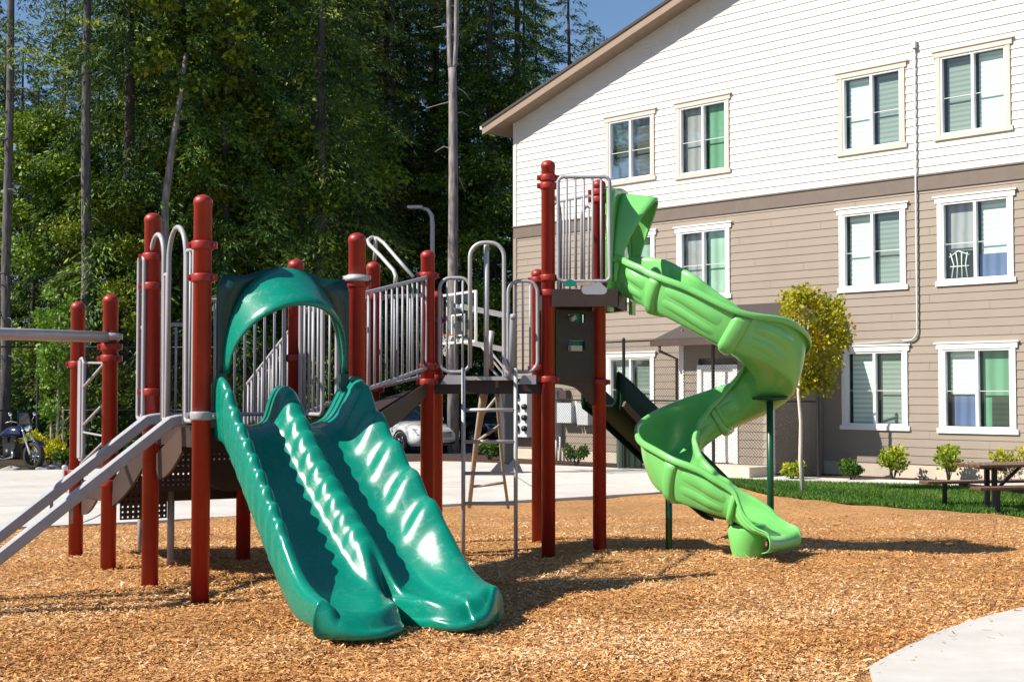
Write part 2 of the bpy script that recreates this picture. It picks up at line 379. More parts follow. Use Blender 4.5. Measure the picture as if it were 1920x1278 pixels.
sheet('ground', earth_m, -220, 220, lambda x: -40, lambda x: 420, -0.09, 8, 230)
mulch_o = sheet('mulch_ground', mulch_m, -14, 14, lambda x: 2.5, far_edge, 0.0, 220, 220, wob=0.012)
back_px = [(0, 884), (120, 882), (420, 874), (840, 866), (1040, 874), (1200, 881), (1372, 888)]
bk = [ground(*p) for p in back_px]; back_edge = poly_fn([(-24, bk[0].y + 0.6)] + [(p.x, p.y) for p in bk] + [(14, bk[-1].y - 1)])
sheet('court', concrete_m, -24, gc.x, far_edge, back_edge, 0.03, 60, 24, skirt=0.12)
path_front = poly_fn([(gc.x, 29.2), (5.2, 28.6), (8.0, 27.2), (16, 23.0)])
path_back = poly_fn([(gc.x, back_edge(gc.x)), (6.4, 29.9), (8.2, 29.0), (16, 24.6)])
sheet('path', concrete_m, gc.x, 16, path_front, path_back, 0.026, 30, 4, skirt=0.12)
sheet('lawn', lawn_m, gc.x, 14, far_edge, path_front, 0.01, 50, 12)
sheet('garden_bed', soil_m, -4.2, 16, lambda x: back_edge(x) if x < gc.x else path_back(x), lambda x: 41.0 - 0.62 * max(0, x), 0.0, 60, 12)
sheet('parking_lot', asphalt_m, -40, -1.2, lambda x: 37.6 if x > -9 else 40.5, lambda x: 58.0, -0.03, 30, 20)
# concrete walk in the near right corner
wk = [ground(px, py) for px, py in ((1600, 1278), (1680, 1231), (1760, 1193), (1840, 1166), (1920, 1146))]
walk_far = poly_fn([(1.2, 5.6), (1.7, 6.4)] + [(p.x, p.y) for p in wk] + [(4.6, 10.1), (8, 11.2)])
sheet('walkway', concrete_m, 1.2, 8, lambda x: 3.0, walk_far, 0.035, 40, 12, skirt=0.1)
# saw-cut joints of the court
mb = MB()
for a, b in (((0, 912), (330, 905)), ((0, 948), (420, 934)), ((500, 921), (1180, 905)), ((760, 895), (1150, 888)), ((560, 962), (740, 869)), ((1040, 937), (930, 870)), ((130, 986), (330, 877))):
    A, B = ground(*a, 0.034), ground(*b, 0.034); n = 14
    for i in range(n):
        p, q = A.lerp(B, i / n), A.lerp(B, (i + 1) / n); p.z = gz(p.y) + .034; q.z = gz(q.y) + .034
        sd = (q - p).cross(V((0, 0, 1))).normalized() * 0.012
        mb.add([p - sd, p + sd, q + sd, q - sd], [(0, 1, 2, 3)])
jm = mat('joint_dark', (0.16, 0.15, 0.14), 0.9)
o = mb.build('court_joint_lines', jm); o['kind'] = 'structure'

# wood chips lying on the mulch, denser near the camera
def chips():
    n = 330000; y = 6.0 / (1 - RNG.random(n) * (1 - 6.0 / 21.0)); x = (RNG.random(n) * 2 - 1) * (y * 0.40 + 0.4)
    fe = np.interp(x, [p[0] for p in edge], [p[1] for p in edge]); wf = np.array([walk_far(a) if 1.2 < a < 8 else 0 for a in x])
    sp = RNG.exponential(.12, n) * (RNG.random(n) < .05); ok = (y < fe - 0.03 + sp * 2.5) & (y > wf + 0.02 - sp) & ((x < gc.x) | (y < fe - .03)); x, y = x[ok], y[ok]; n = len(x)
    t = np.clip((y - 12.2) / 8.8, 0, 1); z = -0.33 * t * t * (3 - 2 * t) + heap(x, y)
    a = RNG.random(n) * 2 * np.pi; tl = RNG.normal(0, 0.28, n); Dr = np.stack([np.cos(a) * np.cos(tl), np.sin(a) * np.cos(tl), np.sin(tl)], 1)
    S = unit(np.cross(Dr, np.array([[0, 0, 1.0]])) + RNG.normal(0, 0.3, (n, 3)))
    L = (RNG.gamma(3.0, 0.0075, n) + 0.009)[:, None]; W = (RNG.gamma(3, 0.0023, n) + 0.0032)[:, None]; fine = (RNG.random(n) < .58)[:, None]; L = np.where(fine, L * .45, L); W = np.where(fine, W * .6, W)
    on = (y > np.interp(x, [p[0] for p in edge], [p[1] for p in edge]) - .02) | (y < np.array([walk_far(a) if 1.2 < a < 8 else 0 for a in x]) + .03)
    P = np.stack([x, y, z + 0.006 + RNG.random(n) * 0.012 + on * .035], 1)
    v = np.stack([P - Dr * L / 2 - S * W / 2, P + Dr * L / 2 - S * W * .35, P + Dr * L / 2 + S * W / 2, P - Dr * L / 2 + S * W * .4], 1).reshape(-1, 3)
    pt = 0.13 * np.sin(x * 1.1 + np.sin(y * 1.7) * 1.5) + 0.09 * np.sin(x * 2.9 - y * 2.3 + np.sin(x * 5))
    o = fast_mesh('mulch_chips', v, np.arange(4 * n).reshape(n, 4), chip_m, np.clip(RNG.beta(2.0, 2.0, n) + pt, 0, 1))
    tag(o, 'loose orange brown wood chips covering the playground surface', 'wood chips', kind='stuff')
chips()
def lawn_blades():
    n = 70000; x = gc.x + RNG.random(n) * 6.5; f = np.interp(x, [p[0] for p in edge], [p[1] for p in edge]); b = np.array([path_front(a) for a in x])
    y = f + (b - f) * RNG.random(n) + 0.02; P = np.stack([x, y, np.full(n, -0.325)], 1)
    t = np.clip((y - 12.2) / 8.8, 0, 1); P[:, 2] = -0.33 * t * t * (3 - 2 * t) + 0.008
    Dr = unit(np.stack([RNG.normal(0, .45, n), RNG.normal(0, .45, n), np.ones(n)], 1))
    v, fc = kites(P, Dr, 0.05 + RNG.random(n) * 0.05, 0.012 + RNG.random(n) * 0.012, RNG, 0.3)
    tag(fast_mesh('grass', v, fc, blade_m, np.clip(RNG.beta(2, 2, n) + .15 * np.sin(x * 2 + y), 0, 1)), 'short mown green grass between the path and the mulch', 'grass', kind='stuff')
lawn_blades()

# ================================================================== APARTMENT BUILDING
B0 = V((8.38, 30.2, 0)); BU = V((-0.675, 0.738, 0)).normalized(); BN = V((-0.738, -0.675, 0)).normalized(); BG = gz(30)
TC, TR, TE, SL = 12.30, 2.0, -8.3, 0.31            # corner, ridge, right end, roof slope
def W(t, z, n=0.0): p = B0 + BU * t + BN * n; return V((p.x, p.y, z))
def wt(px, n=0.0):
    k = (px - CX) / F; o = B0 + BN * n
    return (o.x - k * o.y) / (k * BU.y - BU.x)
def wz(px, py, n=0.0):
    t = wt(px, n); return at_y(px, py, W(t, 0, n).y).z
ZE = wz(967, 232)                                   # height of the wall at its left corner
def roof_z(t): return ZE + SL * (TC - t) if t > TR else ZE + SL * (TC - TR) - SL * (TR - t)
bld = thing('apartment_building', W(2, BG), 'three storey apartment building with white upper siding and tan lower siding', 'building')
def slab(mb, t0, t1, z0, z1, n0, n1):
    vs = [W(t, z, n) for n in (n0, n1) for t, z in ((t0, z0), (t1, z0), (t1, z1), (t0, z1))]
    mb.add(vs, [(0, 1, 2, 3), (7, 6, 5, 4), (4, 5, 1, 0), (5, 6, 2, 1), (6, 7, 3, 2), (7, 4, 0, 3)])
ZB0, ZB1 = wz(1440, 391), wz(1440, 366)             # band between the two colours
# windows: x0,x1, y(top-left), y(bottom-left) in photo pixels, trim, panes
WINS = [(1139, 1230, 231, 343, 'tan', ('dark', 'plum')), (1272, 1371, 205, 330, 'tan', ('curtain', 'green')),
        (1578, 1703, 150, 286, 'tan', ('light', 'grey')), (1762, 1903, 110, 256, 'tan', ('grey', 'light')),
        (1139, 1230, 450, 562, 'white', ('curtain', 'mint')), (1272, 1371, 437, 557, 'white', ('curtain', 'mint')),
        (1577, 1702, 404, 541, 'white', ('light', 'grey')), (1762, 1905, 382, 528, 'white', ('curtain', 'light')),
        (1139, 1228, 671, 783, 'white', ('light', 'grey')), (1580, 1703, 660, 796, 'white', ('light', 'grey')),
        (1762, 1906, 655, 802, 'white', ('light', 'green')),
        (1995, 2160, 68, 226, 'tan', ('grey', 'light')), (1995, 2160, 355, 512, 'white', ('grey', 'light')), (1995, 2160, 652, 812, 'white', ('grey', 'light'))]
TRW = 0.10
wins = []
for x0, x1, yt, yb, tr, pn in WINS:
    tL, tR_ = wt(x0), wt(x1); wins.append((tL, tR_, wz(x0, yt), wz(x0, yb), tr, pn))
openings = [(tR_ + TRW * .8, tL - TRW * .8, zb + TRW * .8, zt - TRW * .8) for tL, tR_, zt, zb, tr, pn in wins]
# lap siding, board by board
def siding(name, m, z0, z1, ex=0.178, lip=.022):
    mb = MB(); z = z0
    while z < z1:
        za, zb = z, min(z + ex, z1); tl = TC - 0.05; trr = TE
        zm = za
        if zm > ZE: tl = TC - (zm - ZE) / SL - 0.02; trr = max(TE, TR - (ZE + SL * (TC - TR) - zm) / SL)
        if tl <= trr: break
        segs = [(trr, tl)]
        for a, b, c, d in openings:
            if zb > c and za < d:
                ns = []
                for p, q in segs:
                    if b <= p or a >= q: ns.append((p, q)); continue
                    if a > p: ns.append((p, a))
                    if b < q: ns.append((b, q))
                segs = ns
        row_ = int(round((z - z0) / ex)); cut = []
        for p, q in segs:
            t_ = TE + ((row_ * 1.37) % 3.66); prev = p
            while t_ < q:
                if t_ > prev + .05: cut.append((prev, t_ - .0025)); prev = t_ + .0025
                t_ += 3.66
            cut.append((prev, q))
        for p, q in cut:
            mb.add([W(q, za, lip), W(p, za, lip), W(p, zb, .008), W(q, zb, .008), W(q, za, -.004), W(p, za, -.004)], [(3, 2, 1, 0), (0, 1, 5, 4)])
        z += ex
    return mb.build(name, m, bld)
siding('wall', siding_tan, BG + 0.30, ZB0, 0.178)
siding('wall', siding_white, ZB1, ZE + SL * (TC - TR), 0.178, .026)
mb = MB(); slab(mb, TC + .02, TE, ZB0 - .01, ZB1 - .02, -.02, .045); slab(mb, TC + .02, TE, ZB1 - .02, ZB1 + .015, -.02, .07)
mb.build('trim_band', band_m, bld)
mb = MB(); slab(mb, TC + .02, TE, BG - .3, BG + 0.30, -.3, 0.0); mb.build('foundation', foundation_m, bld)
# core walls (side, back) set behind the window rooms
mb = MB()
pts = [W(TC - .02, BG - .2, -.45), W(TE, BG - .2, -.45), W(TE, roof_z(TE) - .05, -.45), W(TR, roof_z(TR) - .05, -.45), W(TC - .02, ZE - .05, -.45)]
mb.prism(pts, -BN * 14); mb.build('side_walls', siding_tan, bld)
mb = MB(); slab(mb, TC + .03, TC - .10, BG + .2, ZB0, -.5, .04); mb.build('corner_board', siding_tan, bld)
mb = MB(); slab(mb, TC + .03, TC - .10, ZB1, ZE + .1, -.5, .04); mb.build('corner_board', siding_white, bld)
# roof
OE, OR = 0.75, 0.55
def roof_part(name, m, d0, d1, n0, n1):
    mb = MB(); te = TC + OE
    for ta, tb in ((te, TR), (TR, TE - OE)):
        za = ZE + SL * (TC - ta) if ta >= TR else roof_z(ta); zb = ZE + SL * (TC - tb) if tb >= TR else roof_z(tb)
        vs = [W(t, z + d, n) for n in (n0, n1) for t, z, d in ((ta, za, d0), (tb, zb, d0), (tb, zb, d1), (ta, za, d1))]
        mb.add(vs, [(0, 1, 2, 3), (7, 6, 5, 4), (4, 5, 1, 0), (5, 6, 2, 1), (6, 7, 3, 2), (7, 4, 0, 3)])
    return mb.build(name, m, bld)
roof_part('roof', shingle, 0.16, 0.235, OR + .03, -14.8)
roof_part('soffit', soffit_m, 0.0, 0.157, OR - .03, -14.6)
roof_part('rake_board', soffit_m, -0.035, 0.157, OR, OR - .03)
mb = MB(); slab(mb, TC + OE + .10, TC + OE + .002, ZE - .12, ZE - 0.02, OR, -14.7); mb.build('gutter', tan_trim, bld)

for tL, tR_, zt, zb, tr, pn in wins:
    tm = white_trim if tr == 'white' else tan_trim; mb = MB()
    slab(mb, tL, tL - TRW, zb, zt, -.02, .05); slab(mb, tR_ + TRW, tR_, zb, zt, -.02, .05)
    slab(mb, tL + .05, tR_ - .05, zt, zt + TRW * 1.15, -.02, .06); slab(mb, tL + .09, tR_ - .09, zt + TRW * 1.15, zt + TRW * 1.15 + .03, -.02, .085)
    slab(mb, tL + .05, tR_ - .05, zb - TRW, zb, -.02, .06)
    win = mb.build('window', tm, bld)
    a, b = tL - TRW, tR_ + TRW; fw = 0.042; mid = (a + b) / 2
    mb = MB()
    slab(mb, a, a - fw, zb, zt, -.06, .035); slab(mb, b + fw, b, zb, zt, -.06, .035)
    slab(mb, a - fw, b + fw, zt - fw, zt, -.06, .035); slab(mb, a - fw, b + fw, zb, zb + fw, -.06, .035)
    slab(mb, mid + .03, mid - .03, zb + fw, zt - fw, -.06, .032)
    zc = zb + (zt - zb) * 0.47
    slab(mb, a - fw, mid + .03, zc - .005, zc + .005, -.045, -.012); slab(mb, mid - .03, b + fw, zc - .005, zc + .005, -.045, -.012)
    mb.build('frame', vinyl_white, win)
    for j, (p, q) in enumerate(((a - fw, mid + .03), (mid - .03, b + fw))):
        mb = MB(); nn = -.028 - .012 * j
        mb.add([W(p, zb + fw, nn), W(q, zb + fw, nn), W(q, zt - fw, nn), W(p, zt - fw, nn)], [(3, 2, 1, 0)]); mb.build('pane', glass, win)
        z0b = zb + fw if random.random() < .75 or pn[j] != 'light' else zb + fw + .12
        mb = MB(); g = 0.03 if pn[j] in ('light', 'grey', 'green') else 0.0
        mb.add([W(p - g, z0b, -.14), W(q + g, z0b, -.14), W(q + g, zt - fw, -.14), W(p - g, zt - fw, -.14)], [(3, 2, 1, 0)]); mb.build('blind', BL[pn[j]], win)
    mb = MB(); slab(mb, a + .05, b - .05, zb - .05, zt + .05, -.34, -.30); mb.build('room_shade_panel', room_dark, win)  # darkness of the unlit room put into this panel's colour
# things in the windows of the right column: dark panels over lower halves, a white lattice chair back, a blue curtain
tL, tR_, zt, zb, _, _ = wins[7]; a, b = tL - TRW, tR_ + TRW; mid = (a + b) / 2
mb = MB(); slab(mb, a - .05, mid + .03, zb + .05, zb + .62, -.13, -.11); mb.build('dark_lower_panel', room_dark, bld)
mb = MB(); slab(mb, mid - .03, b + .05, zb + .05, zb + .52, -.13, -.11); mb.build('curtain', BL['blue'], bld)
mb = MB()
for k in range(4):
    mb.tube([W(a - .15 - .12 * k, zb + .06, -.09), W(a - .20 - .09 * k, zb + .34, -.09), W(a - .12 - .13 * k, zb + .58, -.09)], .014, 5)
mb.tube([W(a - .10, zb + .50, -.09), W(a - .3, zb + .62, -.09), W(a - .56, zb + .52, -.09)], .016, 5); mb.tube([W(a - .12, zb + .3, -.09), W(a - .55, zb + .3, -.09)], .014, 5)
mb.build('window_chair', white_trim, bld)
tL, tR_, zt, zb, _, _ = wins[10]; a, b = tL - TRW, tR_ + TRW; mid = (a + b) / 2
mb = MB(); slab(mb, a - .05, mid + .03, zb + .05, zb + .70, -.13, -.12); mb.build('dark_lower_panel', room_dark, bld)
mb = MB(); slab(mb, a - .17, mid + .10, zb + .05, zb + .70, -.118, -.11); mb.build('curtain', BL['blue'], bld)
mb = MB(); slab(mb, mid - .25, b + .10, zb + .05, zb + .66, -.13, -.12); mb.build('dark_lower_panel', BL['dark'], bld)
# conduit
mb = MB(); tc_ = wt(1724); z1_, z0_ = wz(1724, 92), wz(1724, 620)
pth = [W(tc_, z1_, .07), W(tc_, z0_, .07)] + [W(tc_ + .2 * (1 - math.cos(a)), z0_ - .2 * math.sin(a), .07) for a in (.4, .8, 1.2, 1.57)] + [W(tc_ + .35, z0_ - .2, .07)]
mb.tube(pth, .022, 8); mb.build('conduit', box_grey, bld)
mb = MB(); mb.tube([W(tc_ + .36, z0_ - .2, .07), W(tc_ + 1.7, z0_ - .235, .06)], .012, 6); slab(mb, tc_ + .05, tc_ - .05, z1_, z1_ + .14, .03, .12); mb.build('cable', box_grey, bld)
# entrance vestibule with a shed roof
VL, VR, VD = 4.64, 2.11, 1.9
mb = MB(); z = BG + .25
while z < 2.58:
    zb = min(z + .178, 2.62)
    for p, q in ((VL, VL - .52), (VL - 1.62, VR)):     # gap for the door
        mb.add([W(p, z, VD + .022), W(q, z, VD + .022), W(q, zb, VD + .006), W(p, zb, VD + .006), W(p, z, VD), W(q, z, VD)], [(0, 1, 2, 3), (4, 5, 1, 0)])
    if z > BG + 2.4: mb.add([W(VL - .52, z, VD + .022), W(VL - 1.62, z, VD + .022), W(VL - 1.62, zb, VD + .006), W(VL - .52, zb, VD + .006)], [(0, 1, 2, 3)])
    z += .178
slab(mb, VR + .02, VR, BG, 2.9, 0.03, VD - .002); slab(mb, VL, VL - .02, BG, 2.9, 0.03, VD - .002)
slab(mb, VL, VR, 2.55, 2.60, .03, VD - .002); slab(mb, VL - .03, VR + .03, BG, 2.55, 1.0, VD - .15)
mb.build('entrance_wall', siding_tan, bld)
mb = MB(); slab(mb, VL + .03, VL - .10, BG, 2.6, VD - .08, VD + .04); slab(mb, VR + .10, VR - .03, BG, 2.6, VD - .08, VD + .04)
slab(mb, VL - .5, VL - .62, BG + .25, BG + 2.42, VD - .05, VD + .045); slab(mb, VL - 1.52, VL - 1.64, BG + .25, BG + 2.42, VD - .05, VD + .045); slab(mb, VL - .62, VL - 1.52, BG + 2.32, BG + 2.42, VD - .05, VD + .045)
mb.build('entrance_trim', white_trim, bld)
mb = MB(); slab(mb, VL - .625, VL - 1.515, BG + .26, BG + 2.315, VD - .06, VD - .01)
for za, zb_ in ((.4, 1.05), (1.2, 2.1)):
    for ta in (.70, 1.12): slab(mb, VL - ta, VL - ta - .32, BG + za, BG + zb_, VD - .012, VD - .002)
door = mb.build('door', white_trim, bld)
mb = MB(); mb.lathe([(0, .06), (.03, .055), (.03, .02), (.012, .015), (.012, 0)], W(VL - 1.42, BG + 1.25, VD - .01), 12, BN); mb.build('handle', chrome, door)
mb = MB(); slab(mb, VL + .1, VR - .1, BG - .1, BG + .24, VD + .03, VD + .9); mb.build('door_step', foundation_m, bld)
ZV1, ZV0 = wz(1578, 562), 2.66
def vroof(mb, t0, t1, d0, d1, n0=0.03, n1=2.38):
    f = lambda n: ZV1 + (ZV0 - ZV1) * n / 2.38
    vs = [W(t, f(n) + d, n) for d in (d0, d1) for t, n in ((t0, n0), (t1, n0), (t1, n1), (t0, n1))]
    mb.add(vs, [(0, 1, 2, 3), (7, 6, 5, 4), (4, 5, 1, 0), (5, 6, 2, 1), (6, 7, 3, 2), (7, 4, 0, 3)])
mb = MB(); vroof(mb, 5.02, 1.63, -.02, .03); mb.build('entrance_roof', shingle, bld)
mb = MB(); vroof(mb, 4.98, 1.67, -.16, -.023, .03, 2.33); mb.build('entrance_soffit', soffit_m, bld)
mb = MB(); slab(mb, 5.06, 1.6, ZV0 - .14, ZV0 - .02, 2.385, 2.49)
mb.tube([W(4.82, ZV0 - .14, 2.43), W(4.82, ZV0 - .25, 2.43), W(4.72, ZV0 - .42, VD + .06), W(4.72, BG + .2, VD + .06)], .035, 8); mb.build('entrance_gutter', brown_plate, bld)
# meter cabinets on the wall near the corner
def cab(name, x0, x1, y0, y1, dep, m):
    mb = MB(); slab(mb, wt(x0), wt(x1), wz(x0, y1), wz(x0, y0), .03, dep); return mb.build(name, m, bld, bevel=.01)
mp = cab('meter_bank', 966, 1003, 722, 818, .30, box_grey); mb = MB()
for r in range(4):
    for c in range(3):
        if r == 0 and c != 1: continue
        t = wt(972 + c * 14); z = wz(972, 742 + r * 20); mb.lathe([(0, .10), (.07, .09), (.085, .0)], W(t, z, .305), 10, BN)
mb.build('meter', black, mp)
cab('meter_bank', 1040, 1055, 726, 818, .32, box_grey); cab('switch_cabinet', 1059, 1086, 755, 792, .30, box_grey); cab('switch_cabinet', 1095, 1115, 755, 796, .26, box_grey)
cab('vent_hood', 1056, 1071, 731, 747, .2, brown_plate)
mb = MB()
for px in (1047, 1053, 1060): mb.tube([W(wt(px), wz(px, 818), .2), W(wt(px), BG, .2)], .03, 8)
mb.tube([W(wt(1088), wz(1088, 750), .15), W(wt(1092), wz(1092, 800), .15)], .035, 8); mb.build('cable_conduit', box_grey, bld)

# ================================================================== PLAY STRUCTURE
def xy(px, py): p = ground(px, py); return V((p.x, p.y, 0))
d1 = V((-0.513, 0.858, 0)); d2 = V((0.858, 0.513, 0)); STEP = 1.185
A = V((-2.17, 9.95, 0)); Bp = A + d1 * STEP; Cp = A + d1 * STEP * 2; Dp = A + d1 * STEP * 2.92
Fp = A + d2 * STEP; E2 = Bp + d2 * STEP; Ep = Cp + d2 * STEP; D1 = Dp + d2 * STEP
Hp = V((-.775, 13.05, 0)); Ip = V((.334, 13.1, 0)); Jp = V((.828, 13.5, 0)); Kp = V((.262, 14.35, 0)); Mp = V((-.765, 14.4, 0)); Gp = V((-1.28, 13.1, 0))
Q1, Q2 = V((-4.55, 9.75, 0)), V((-4.35, 9.15, 0))
ps = thing('play_structure', (-.9, 12.0, 0), 'playground climbing structure with red posts, teal double slide and lime spiral slide', 'playground structure')
PR = 0.0635
def post(p, top, collars=(), base=None, r=PR, m=red, capless=False):
    z0 = gz(p.y) - .05 if base is None else base; mb = MB()
    prof = [(0.001, z0), (r, z0), (r, top - .075), (r + .004, top - .072), (r + .004, top - .05)]
    prof += [((r + .004) * math.cos(a), top - .05 + .05 * math.sin(a)) for a in (0.35, .7, 1.0, 1.3, 1.55)]
    mb.lathe(prof, (p.x, p.y, 0), 24); o = mb.build('post', m, ps)
    for c in collars:
        zc, cm = c if isinstance(c, tuple) else (c, red); mb = MB(); R = r + .013
        mb.lathe([(r, zc - .03), (R, zc - .03), (R + .004, zc - .02), (R + .004, zc + .02), (R, zc + .03), (r, zc + .03)], (p.x, p.y, 0), 24)
        for sx, sy in ((1, 0), (-1, 0)):
            mb.box((p.x + sx * (R + .012), p.y - .01, zc), .03, .035, .045)
            mb.tube([(p.x + sx * (R + .014), p.y - .045, zc), (p.x + sx * (R + .014), p.y + .02, zc)], .008, 6)
        mb.build('collar', cm, o)
    return o
def zc(py, p): return z_at(py, p.y)
post(A, 2.86, (zc(460, A), zc(521, A), (zc(779, A), grey)))
post(Bp, 2.86, (zc(482, Bp), zc(537, Bp), zc(735, Bp)))
post(Cp, 2.30, ((zc(631, Cp), silver), zc(650, Cp), zc(672, Cp), zc(905, Cp)))
post(Dp, 2.30, (zc(683, Dp), zc(886, Dp)))
post(E2, 2.56, (1.28, 1.75)); post(Fp, 2.66, ((zc(523, Fp), silver), zc(531, Fp)))
post(Ep, 1.05, (0.80,)); post(D1, 1.0, (.7,))
post(Hp, 2.78, (zc(517, Hp), zc(687, Hp), zc(716, Hp))); post(Gp, 2.68, (2.35, 1.5))
post(Mp, 2.5, (1.62, 2.2)); post(Kp, 2.72, (zc(525, Kp), zc(690, Kp)))
post(Ip, 3.62, (zc(334, Ip), zc(349, Ip), zc(521, Ip), zc(549, Ip), zc(711, Ip))); post(Jp, 3.50, (zc(361, Jp), zc(375, Jp), 2.5, zc(716, Jp)))
post(Q1, 2.3, (1.95,)); post(Q2, 2.3, (1.95,))
# wide silver clamp ring on the post beside the slide panel
mb = MB(); mb.lathe([(PR, -.022), (PR + .035, -.02), (PR + .04, 0), (PR + .035, .02), (PR, .022)], (Fp.x, Fp.y, zc(523, Fp)), 24); mb.build('clamp_ring', silver, ps)
mb = MB(); mb.lathe([(PR, -.022), (PR + .03, -.02), (PR + .035, 0), (PR + .03, .02), (PR, .022)], (Cp.x, Cp.y, zc(631, Cp)), 24); mb.build('clamp_ring', silver, ps)

def deck(name, pts, z, th=.055, holes=True):
    mb = MB(); mb.prism([V((p.x, p.y, z - th)) for p in pts], (0, 0, th)); n = len(pts)
    for i in range(n):                                  # folded edge
        p, q = pts[i], pts[(i + 1) % n]; mb.beam((p.x, p.y, z - .07), (q.x, q.y, z - .07), .03, .14)
    return mb.build(name, brown_vinyl, ps)
def inset(pts, k=.05):
    c = sum(pts, V((0, 0, 0))) / len(pts); return [p + (c - p).normalized() * k for p in pts]
deck('deck', inset([A, Fp, E2, Bp]), 1.22); deck('deck', inset([Cp, Ep, D1, Dp]), 0.68)
deck('deck', inset([Hp, Ip, Kp, Mp]), 1.60)
TZ = 2.40
def perforated(o_name, p, q, z0, z1, m=brown_vinyl):
    """upright plate between p and q with staggered round holes left open"""
    mb = MB(); d = (q - p); L = d.length; d.normalize(); nx = max(3, int(L / .042)); nz = max(2, int((z1 - z0) / .04)); n = d.cross(V((0, 0, 1)))
    for i in range(nx):
        for k in range(nz):
            a, b = p + d * L * i / nx, p + d * L * (i + 1) / nx; za, zb = z0 + (z1 - z0) * k / nz, z0 + (z1 - z0) * (k + 1) / nz
            c = (a + b) / 2; zm = (za + zb) / 2; rr = min(L / nx, (z1 - z0) / nz) * .21
            out = [V((a.x, a.y, za)), V((c.x, c.y, za)), V((b.x, b.y, za)), V((b.x, b.y, zm)), V((b.x, b.y, zb)), V((c.x, c.y, zb)), V((a.x, a.y, zb)), V((a.x, a.y, zm))]
            inn = [V((c.x + d.x * rr * math.cos(t), c.y + d.y * rr * math.cos(t), zm + rr * math.sin(t))) for t in [(-3 + j) * math.pi / 4 for j in range(8)]]
            mb.add(out + inn, [(j, (j + 1) % 8, 8 + (j + 1) % 8, 8 + j) for j in range(8)])
    return mb.build(o_name, m, ps, solid=.012)
# steps between the entry platform and the slide deck, perforated risers, brown stringers
for i in range(3):
    f0, f1 = i / 3, (i + 1) / 3; z = 1.22 - .18 * (i + 1)
    p, q = Bp.lerp(Cp, f0 + .04), E2.lerp(Ep, f0 + .04); p2, q2 = Bp.lerp(Cp, f1 + .04), E2.lerp(Ep, f1 + .04)
    k = .06; P, Q, Q_, P_ = p.lerp(q, k), q.lerp(p, k), q2.lerp(p2, k), p2.lerp(q2, k)
    mb = MB(); mb.prism([V((a.x, a.y, z - .03)) for a in (P, Q, Q_, P_)], (0, 0, .03)); mb.build('step', brown_vinyl, ps)
    perforated('riser', P, Q, z, z + .18)
perforated('riser', Cp.lerp(Ep, .08), Cp.lerp(Ep, .42), .40, .66)
ab = lambda a: A + d1 * STEP * a - d2 * .02
def stringer(p, q, zt0, zt1, h, m):
    mb = MB(); o = []; n = 10
    top = [V((*(p.lerp(q, i / n)).xy, zt0 + (zt1 - zt0) * i / n)) for i in range(n + 1)]
    bot = [V((*(p.lerp(q, i / n)).xy, zt0 + (zt1 - zt0) * i / n - h * (.75 + .25 * math.sin(math.pi * i / n)))) for i in range(n + 1)]
    mb.prism(top + bot[::-1], (p - q).cross(V((0, 0, 1))).normalized() * .02); return mb.build('stringer', m, ps)
stringer(Bp + d2 * .03, Cp + d2 * .03, 1.24, .70, .26, brown_vinyl)
stringer(ab(.42) + d2 * .06, ab(1.0) + d2 * .06, 1.22, .98, .24, brown_plate); stringer(E2, Ep, 1.24, .70, .34, brown_vinyl)
stringer(Cp.lerp(Dp, .45) + d2 * .05, Dp + d2 * .05, .70, .52, .2, brown_plate)
for p in (Cp.lerp(Ep, .45), Dp.lerp(D1, .5)):
    mb = MB(); mb.tube([(p.x, p.y, -.05), (p.x, p.y, .64)], .03, 10); mb.build('support_leg', grey, ps)
for q in (A.lerp(Fp, .25) + d1 * .2, A.lerp(Fp, .55) + d1 * .25):      # round stiffener plates under the deck
    mb = MB(); c = V((q.x, q.y, 1.0)); mb.prism([c + d2 * (.24 * math.cos(a)) + V((0, 0, .22 * math.sin(a) - .02)) for a in [math.pi + i * math.pi / 12 for i in range(13)]], d1 * .015); mb.build('deck_bracket', brown_vinyl, ps)

def rrect(p, q, za0, za1, zb0, zb1, r, n=5, rb=None):
    """rounded outline between p (za0..za1) and q (zb0..zb1)"""
    d = q - p; L = d.length; d.normalize(); out = []
    lo = lambda u: za0 + (zb0 - za0) * u / L; hi = lambda u: za1 + (zb1 - za1) * u / L
    def pt(u, z): b = p + d * u; return V((b.x, b.y, z))
    rb = r if rb is None else rb
    for cu, cz, a0, rr in ((L - r, 1, 0, r), (r, 1, 90, r), (rb, 0, 180, rb), (L - rb, 0, 270, rb)):
        for i in range(n + 1):
            a = rad(a0 + 90 * i / n); u = cu + rr * math.cos(a)
            z = (hi(u) - rr + rr * math.sin(a)) if cz else (lo(u) + rr + rr * math.sin(a)); out.append(pt(u, z))
    return out
def barrier(p, q, za0, za1, zb0=None, zb1=None, nb=8, r=.05, tr=.017, br=.011, rb=None, m=grey):
    zb0 = za0 if zb0 is None else zb0; zb1 = za1 if zb1 is None else zb1; mb = MB()
    mb.tube(rrect(p, q, za0, za1, zb0, zb1, r, rb=rb), tr, 8, True); L = (q - p).length
    for i in range(1, nb + 1):
        u = i / (nb + 1); b = p.lerp(q, u); dd = min(u, 1 - u) * L; cut = r - math.sqrt(max(0, r * r - (r - dd) ** 2)) if dd < r else 0
        mb.tube([(b.x, b.y, za0 + (zb0 - za0) * u + cut), (b.x, b.y, za1 + (zb1 - za1) * u - cut)], br, 6)
    return mb.build('barrier', m, ps)
